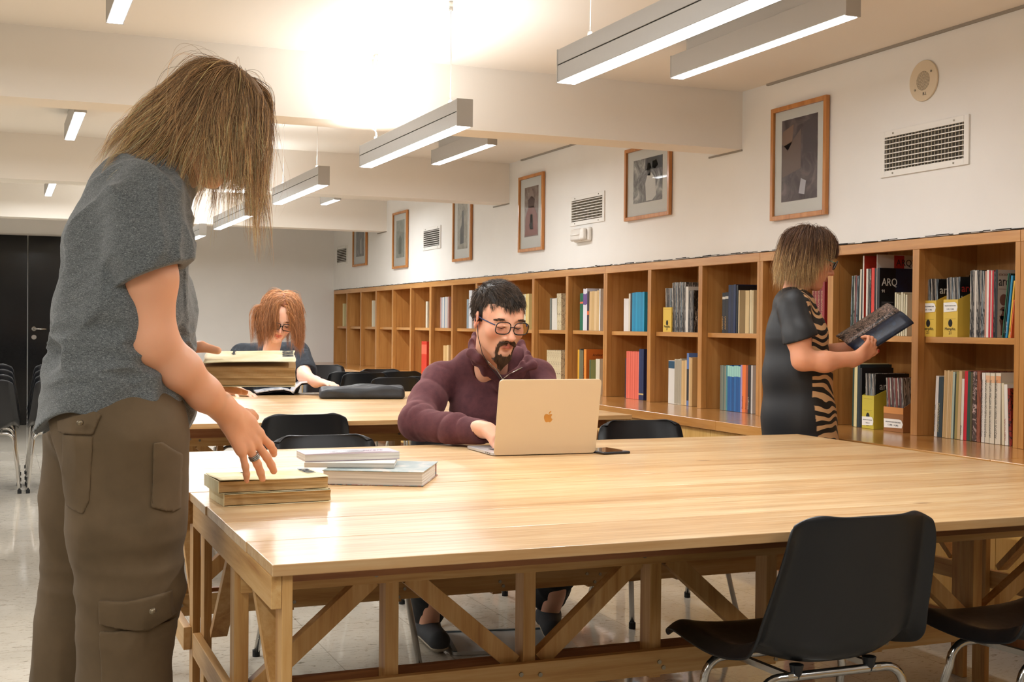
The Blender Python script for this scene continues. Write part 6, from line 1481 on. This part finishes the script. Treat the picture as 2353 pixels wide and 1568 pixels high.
(_, cap_), (_, cg) = a6[3], a6[4]; y6 = on_x(1348, 760, XS_).y + .0002; h6 = on_x(1345, 803, XS_).z - Z_CNT; text('Andean Past', .028, mat('brown ink', '4a2010', .5), cap_, (XS_ + .05, y6, Z_CNT + h6 - .05), (1, 0, 0), (0, 0, 1), 'cover_title'); text('Volume', .02, mat('brown ink', '4a2010', .5), cap_, (XS_ + .10, y6, Z_CNT + h6 - .095), (1, 0, 0), (0, 0, 1), 'cover_title')
fill(W7, 'upper', [(1263, 1268, 686, ['7a8078', '6a6c62'], 2, dict(c='grey slim')), (1268, 1280, 686, 'dcd6ca', 4, dict(c='white')), (1280, 1290, 675, pat, 2, dict(c='brown ornamented', tilt=-.04))])
fill(W7, 'lower', [(1257, 1290, 805, pat, 8, dict(c='brown ornamented', j=.001))])
fill('behind the fleece wearer', 'upper', [(1200, 1215, 676, ['e0cc8c', 'd8d4bc', 'e6c878'], 4, dict(c='pale yellow'))])
fill('left of the fleece wearer', 'upper', [(1072, 1077, 688, '8a98a0', 1, dict(c='grey')), (1077, 1084, 668, 'dcdcde', 2, dict(c='white'))])
fill('left of the fleece shoulder', 'upper', [(1011, 1031, 683, ['b08a80', 'a0a8b0', 'd8d4cc', '8a96a4', 'c8c0b4', 'b8b8b8'], 7, dict(c=['pinkish', 'grey', 'white', 'blue grey', 'beige', 'pale grey', 'dull pink']))]); fill('left of the fleece shoulder', 'lower', [(1019, 1031, 794, CRM, 3, dict(c='cream'))])
fill('above the red file', 'upper', [(978, 982, 693, 'd4ccb8', 1, dict(c='cream'))]); fill('above the far chairs', 'lower', [(969, 981, 785, 'd23a26', 1, dict(c='thick bright red', band=(.6, .9, 'e06a50')))])
fill('in a far bay', 'upper', [(854, 858, 691, 'd8d0b8', 1, dict(c='cream'))]); fill('in the bay by the far wall', 'upper', [(787, 791, 698, 'd0c490', 1, dict(c='pale yellow'))])

def file_box(y0, y1, zb, hf, hb, m, label, text_on=True, xf=XW + .038, depth=.25, lab=None, window=None, group='magazine file boxes'):
    """open-topped magazine file: low front, sloping sides"""
    r = thing('magazine_file', label, 'file box', (xf, (y0 + y1) / 2, zb), group); t_ = .0018
    fr = MB().box(xf, xf + t_, y0, y1, zb, zb + hf).build('front_panel', m, r)
    for y in (y0, y1 - t_): MB().prism([(0, 0), (depth, 0), (depth, hb), (depth * .62, hb), (0, hf)], (xf + t_, y + t_, zb), (1, 0, 0), (0, 0, 1), t_).build('side_panel', m, r)
    MB().box(xf + t_, xf + depth, y0 + t_, y1 - t_, zb, zb + t_).build('bottom_panel', m, r); MB().box(xf + depth, xf + depth + t_, y0, y1, zb, zb + hb).build('back_panel', m, r)
    yc = (y0 + y1) / 2; w = y1 - y0
    if text_on:
        MB().prism([(.013 * math.cos(k * PI / 10), .017 * math.sin(k * PI / 10)) for k in range(20)], (xf - .0002, yc, zb + hf * .37), (0, -1, 0), (0, 0, 1), .0003).build('finger_hole', M['darkgap'], fr)
        text('Memphis.', w * .2, M['ink'], fr, (xf - .0005, yc, zb + hf * .18), (0, -1, 0), (0, 0, 1), 'printed_name', 'CENTER'); text('21', w * .22, M['ink'], fr, (xf - .0005, yc, zb + hf * .07), (0, -1, 0), (0, 0, 1), 'printed_number', 'CENTER')
        for z in ((.48, .92) if window is None else window): MB().box(xf - .0004, xf, yc - w * .36, yc + w * .36, zb + hf * z - .0005, zb + hf * z + .0005).build('printed_line', mat('olive line', '8a7420', .5), fr)
    if lab:
        z0_, s1, s2_ = lab; pl = MB().prism([(-w * .46, -.004), (w * .44, 0), (w * .50, .018), (w * .42, .036), (w * .30, .040), (-w * .48, .038)], (xf - .0012, yc, zb + z0_), (0, -1, 0), (0, 0, 1), .0008).build('paper_label', M['paper'], fr)
        text(s1, w * .062, M['ink'], pl, (xf - .0022, yc, zb + z0_ + .022), (0, -1, 0), (0, 0, 1), 'label_text', 'CENTER'); text(s2_, w * .08, M['ink'], pl, (xf - .0022, yc, zb + z0_ + .007), (0, -1, 0), (0, 0, 1), 'label_text', 'CENTER')
    return r
yel = mat('yellow card', 'e0bd4a', .55); yel2 = mat('greenish yellow card', 'c9b83a', .55)
Y = lambda x: on_x(x, 760, XW + .04).y
def in_box(ya, yb, n, zb, h, where, x0=XW + .052, cov=None, cols=MG, tilt=0):
    for k in range(n):
        a, b = ya + (yb - ya) * k / n, ya + (yb - ya) * (k + 1) / n
        yield shelf_book(b + .0004, a - .0004, zb, h + rnd.uniform(-.002, .002), cols[k % len(cols)], 'magazine, %s from left %s' % (ORD[k], where), 'magazines ' + where, 'magazine', xf=x0, depth=.20, tilt=tilt, cover=cov if k == n - 1 else None)
file_box(Y(2151), Y(2116), Z_MID + .0005, .163, .225, yel, 'yellow magazine file, left of the two, right of the zebra dress', lab=(.112, 'ARQUEOLOGÍA MEXICANA', '1 (34) - 11 (66)'))
file_box(Y(2201), Y(2168), Z_MID + .0005, .166, .228, yel, 'yellow magazine file, right of the two, beside loose magazines', lab=(.114, 'ARQUEOLOGÍA MEXICANA', '7 (39) - 12 (68)'))
blk = mat('black magazine cover', '131315', .35)
m1 = list(in_box(Y(2116) - .003, Y(2151) + .003, 8, Z_MID + .003, .258, 'in the left yellow file', cov=blk)); m2_ = list(in_box(Y(2168) - .003, Y(2201) + .003, 8, Z_MID + .003, .262, 'in the right yellow file', cov=blk))
text('arq', .05, mat('white print', 'e6e2d8', .5), m1[-1][1], (XW + .06, Y(2151) + .0032, Z_MID + .195), (1, 0, 0), (0, 0, 1), 'cover_title'); text('arq', .05, mat('red print', 'a8281e', .5), m2_[-1][1], (XW + .06, Y(2201) + .0032, Z_MID + .20), (1, 0, 0), (0, 0, 1), 'cover_title'); text('LA', .024, mat('white print', 'e6e2d8', .5), m2_[-1][1], (XW + .06, Y(2201) + .0032, Z_MID + .165), (1, 0, 0), (0, 0, 1), 'cover_title')
file_box(Y(2011), Y(1984), Z_CNT + .0005, .160, .222, yel2, 'greenish yellow magazine file below the held magazine', lab=(.018, 'ARQUEOLOGÍA MEXICANA', '1 (18) y 16'), window=(.55, .90))
m3 = list(in_box(Y(1985) - .003, Y(2010) + .003, 6, Z_CNT + .003, .262, 'in the greenish yellow file', cov=blk)); text('arqu', .05, mat('grey white print', 'b8b4ac', .5), m3[-1][1], (XW + .075, Y(2010) + .0032, Z_CNT + .19), (1, 0, 0), (0, 0, 1), 'cover_title')
brn = mat('brown cardboard', '9a6434', .7)
file_box(Y(2079), Y(2034), Z_CNT + .0005, .115, .20, brn, 'low brown cardboard file with a torn label beside the yellow one', False, lab=(.020, 'ARQUEOLOGÍA MEXICANA', '13 (80) - 14 (86)'))
MB().box(XW + .037, XW + .0378, Y(2079), Y(2034), Z_CNT + .085, Z_CNT + .115).build('folded_flap', mat('orange cardboard', 'd08a44', .6), bpy.data.objects['magazine_file.003'] if 'magazine_file.003' in bpy.data.objects else None)
list(in_box(Y(2036) - .003, Y(2077) + .003, 9, Z_CNT + .003, .25, 'in the brown cardboard file', cols=[MG[2], mat('cover 7c3a30', '7c3a30'), MG[0], mat('cover 5a2a28', '5a2a28')], tilt=-.06))
file_box(Y(1543), Y(1524), Z_MID + .0005, .155, .205, yel, 'small yellow magazine file two bays left of the zebra dress')
list(in_box(Y(1524) - .003, Y(1543) + .003, 5, Z_MID + .003, .275, 'in the small far yellow file'))
for k, (xa, xb, dy) in enumerate([(2183, 2238, 0), (2225, 2270, .004), (2265, 2318, .008)]):
    ya, yb = on_x(xb, 650, XW + .27).y, on_x(xa, 650, XW + .27).y
    MB().prism([(0, 0), (.06, 0), (.06, .30 + dy), (.02, .30 + dy), (0, .27)], (XW + .268, yb, Z_MID + .001), (1, 0, 0), (0, 0, 1), yb - ya - .004)
    b_ = MB().box(XW + .27, XW + .33, ya + .002, yb - .002, Z_MID + .001, Z_MID + .285 + dy).build('cardboard_box', mat('dull brown cardboard', '8a6238', .75), bevel=.002)
    tag(b_, 'brown cardboard box %s at the back behind the yellow files' % ['on the left', 'in the middle', 'on the right'][k], 'box', 'cardboard boxes behind the magazines')

# ================================================================== MAGAZINE IN THE WOMAN'S HANDS, READING MATTER, CASE
def spread(name, label, cat, c, ux, uy, W, H, left, right, m_out, m_l, m_r, th=.004, parent=None):
    """open magazine: spine at c along uy, pages rise by left/right profiles [(dist, height)...] along ux"""
    r = thing(name, label, cat, tuple(c)); ux, uy = Vector(ux).normalized(), Vector(uy).normalized(); un = ux.cross(uy).normalized(); out = []
    for sgn, prof, mm, nm in ((-1, left, m_l, 'left_pages'), (1, right, m_r, 'right_pages')):
        P = []
        for d, h in prof: P.append([c + ux * (sgn * d) + un * h + uy * (H * (j / 10 - .5)) for j in range(11)])
        o = MB().grid(P, flip=sgn > 0).build(nm, mm, r, smooth=True); s_ = o.modifiers.new('t', 'SOLIDIFY'); s_.thickness = th; s_.offset = -1; out.append(o)
        P = [[p - un * (th + .0008) for p in row] for row in P]
        o2 = MB().grid(P, flip=sgn > 0).build('cover', m_out, r, smooth=True); s_ = o2.modifiers.new('t', 'SOLIDIFY'); s_.thickness = .0008; s_.offset = -1
    return r, out
ca, cb_ = Vector(tuple(P_(1948, 793, 5.33))), Vector(tuple(P_(2068, 716, 5.33)))
mid = (ca + cb_) / 2; uy_ = (cb_ - ca).normalized(); nrm = Vector(tuple(unit(CB * .42 + CU * .80 - CR * .52))); nrm = (nrm - uy_ * nrm.dot(uy_)).normalized(); ux_ = uy_.cross(nrm)
Lm = (cb_ - ca).length
phm = speck('dark museum photo page', ['16120f', '2c241f', '8a7468', '1c1613', 'b89a8c', '3a2c26'], (40, 40, 40)); phn = speck('navy cover page', ['0c1220', '121c30', '1c2c44', '0a0e18'], (30, 30, 30))
spread('open_magazine', 'dark glossy magazine held open by the zebra dress', 'magazine', mid, ux_, uy_, .2, Lm, [(0, 0), (.02, .006), (.05, .008), (.08, .006), (.11, 0)], [(0, 0), (.02, .004), (.05, .0), (.08, -.010), (.10, -.02)], phn, phm, phn, .003)
# reading girl's magazine
c_ = on_z(678, 908, ZT); c_.z = ZT + .010; c_.y += .11; 
whitep = mat('glossy white page', 'f0eff2', .3); phg = speck('grey photo page', ['e8e8ea', 'd0d4da', '8a9098', 'e4e4e8'], (16, 16, 16))
spread('open_magazine', 'open glossy magazine lying in front of the black tee reader', 'magazine', c_, (1, -.12, 0), (.12, 1, 0), .22, .28, [(0, 0), (.02, .014), (.06, .022), (.12, .020), (.18, .010), (.225, .004)], [(0, 0), (.015, .030), (.05, .062), (.09, .066), (.14, .060), (.20, .048)], speck('dark magazine cover', ['241c20', '32262a', '1c181c']), phg, whitep, .009)
# soft black case
c0 = on_z(740, 917, ZT); c1 = on_z(943, 917, ZT); bx_ = SDF(); a_ = npv(c0) + V3(.03, .10, .038); b_ = npv(c1) + V3(-.03, .10, .034)
def casef(P):
    ax_ = unit(b_ - a_); q = P - (a_ + b_) / 2; L_ = np.linalg.norm(b_ - a_) / 2; x = q @ ax_; y = q[..., 1] - x * ax_[1]; z = q[..., 2]
    top = .032 + .010 * np.sin(x * 9 + 1) * .8 + .006 * np.sin(x * 23 + y * 20); dx = np.abs(x) - L_ - .02; dy = np.abs(y) - .125; dz = np.maximum(z - top, -z - .034)
    m_ = np.maximum(np.maximum(dx, dy), dz) + .012; return np.sqrt(np.maximum(dx + .02, 0) ** 2 + np.maximum(dy + .02, 0) ** 2 + np.maximum(dz + .02, 0) ** 2) - .02 + np.minimum(np.maximum(np.maximum(dx, dy), dz) + .02, 0)
bx_.fnop(casef, np.minimum(a_, b_) - .18, np.maximum(a_, b_) + .18, .01); w9 = wob(77, 55, 3); lo, hi = bx_.bounds(); bx_.disp(lambda P, F: (.0045 * (np.abs(w9(P * np.array([.4, 1, 1], np.float32))) * 2.5 - .7)).astype(np.float32), lo, hi)
t = NT('charcoal nylon'); t.base(t.ramp(t.noise(t.coords(), 9, 3), [(.3, '202226'), (.7, '303338')])); t.set(Roughness=.5); t.bump(t.noise(t.coords((300, 300, 300)), 1, 2), .15, .001)
bag = thing('soft_case', 'soft black nylon case lying on the rear table beside the open magazine', 'bag', (float((a_ + b_)[0] / 2), float((a_ + b_)[1] / 2), ZT)); sdf_obj('case_body', bx_, .008, t.mat, bag)
zl = [Vector((float(a_[0]) + (float(b_[0]) - float(a_[0])) * k / 12, float(a_[1]) - .1265, ZT + .052 + .004 * math.sin(k))) for k in range(13)]; MB().tube(zl, .0025, 6).build('zip', mat('black zip', '0c0c0e', .4), bag, smooth=True)
# flat case on the floor under the tables
p = on_z(1190, 1490, 0); fc = thing('document_case', 'flat grey case with dark blue edging on the floor under the table', 'case', (p.x, p.y, 0)); ua, ub = Vector((.97, -.2, 0)).normalized(), Vector((.2, .97, 0)).normalized(); o_ = Vector((p.x - .26, p.y - .02, .001))
MB().prism(rrect(.46, .30, .02), o_, ua, ub, .012).build('case_body', mat('pale grey plastic sheet', 'b9b8b4', .2), fc)
MB().prism(rrect(.46, .016, .005), o_ + Vector((0, 0, .0125)) + ub * .284, ua, ub, .003).build('edging', mat('dark blue edging', '26404c', .4), fc); MB().prism(rrect(.30, .016, .005), o_ + Vector((0, 0, .0125)) + ua * .016, ub, -ua, .003).build('edging', mat('dark blue edging', '26404c', .4), fc)
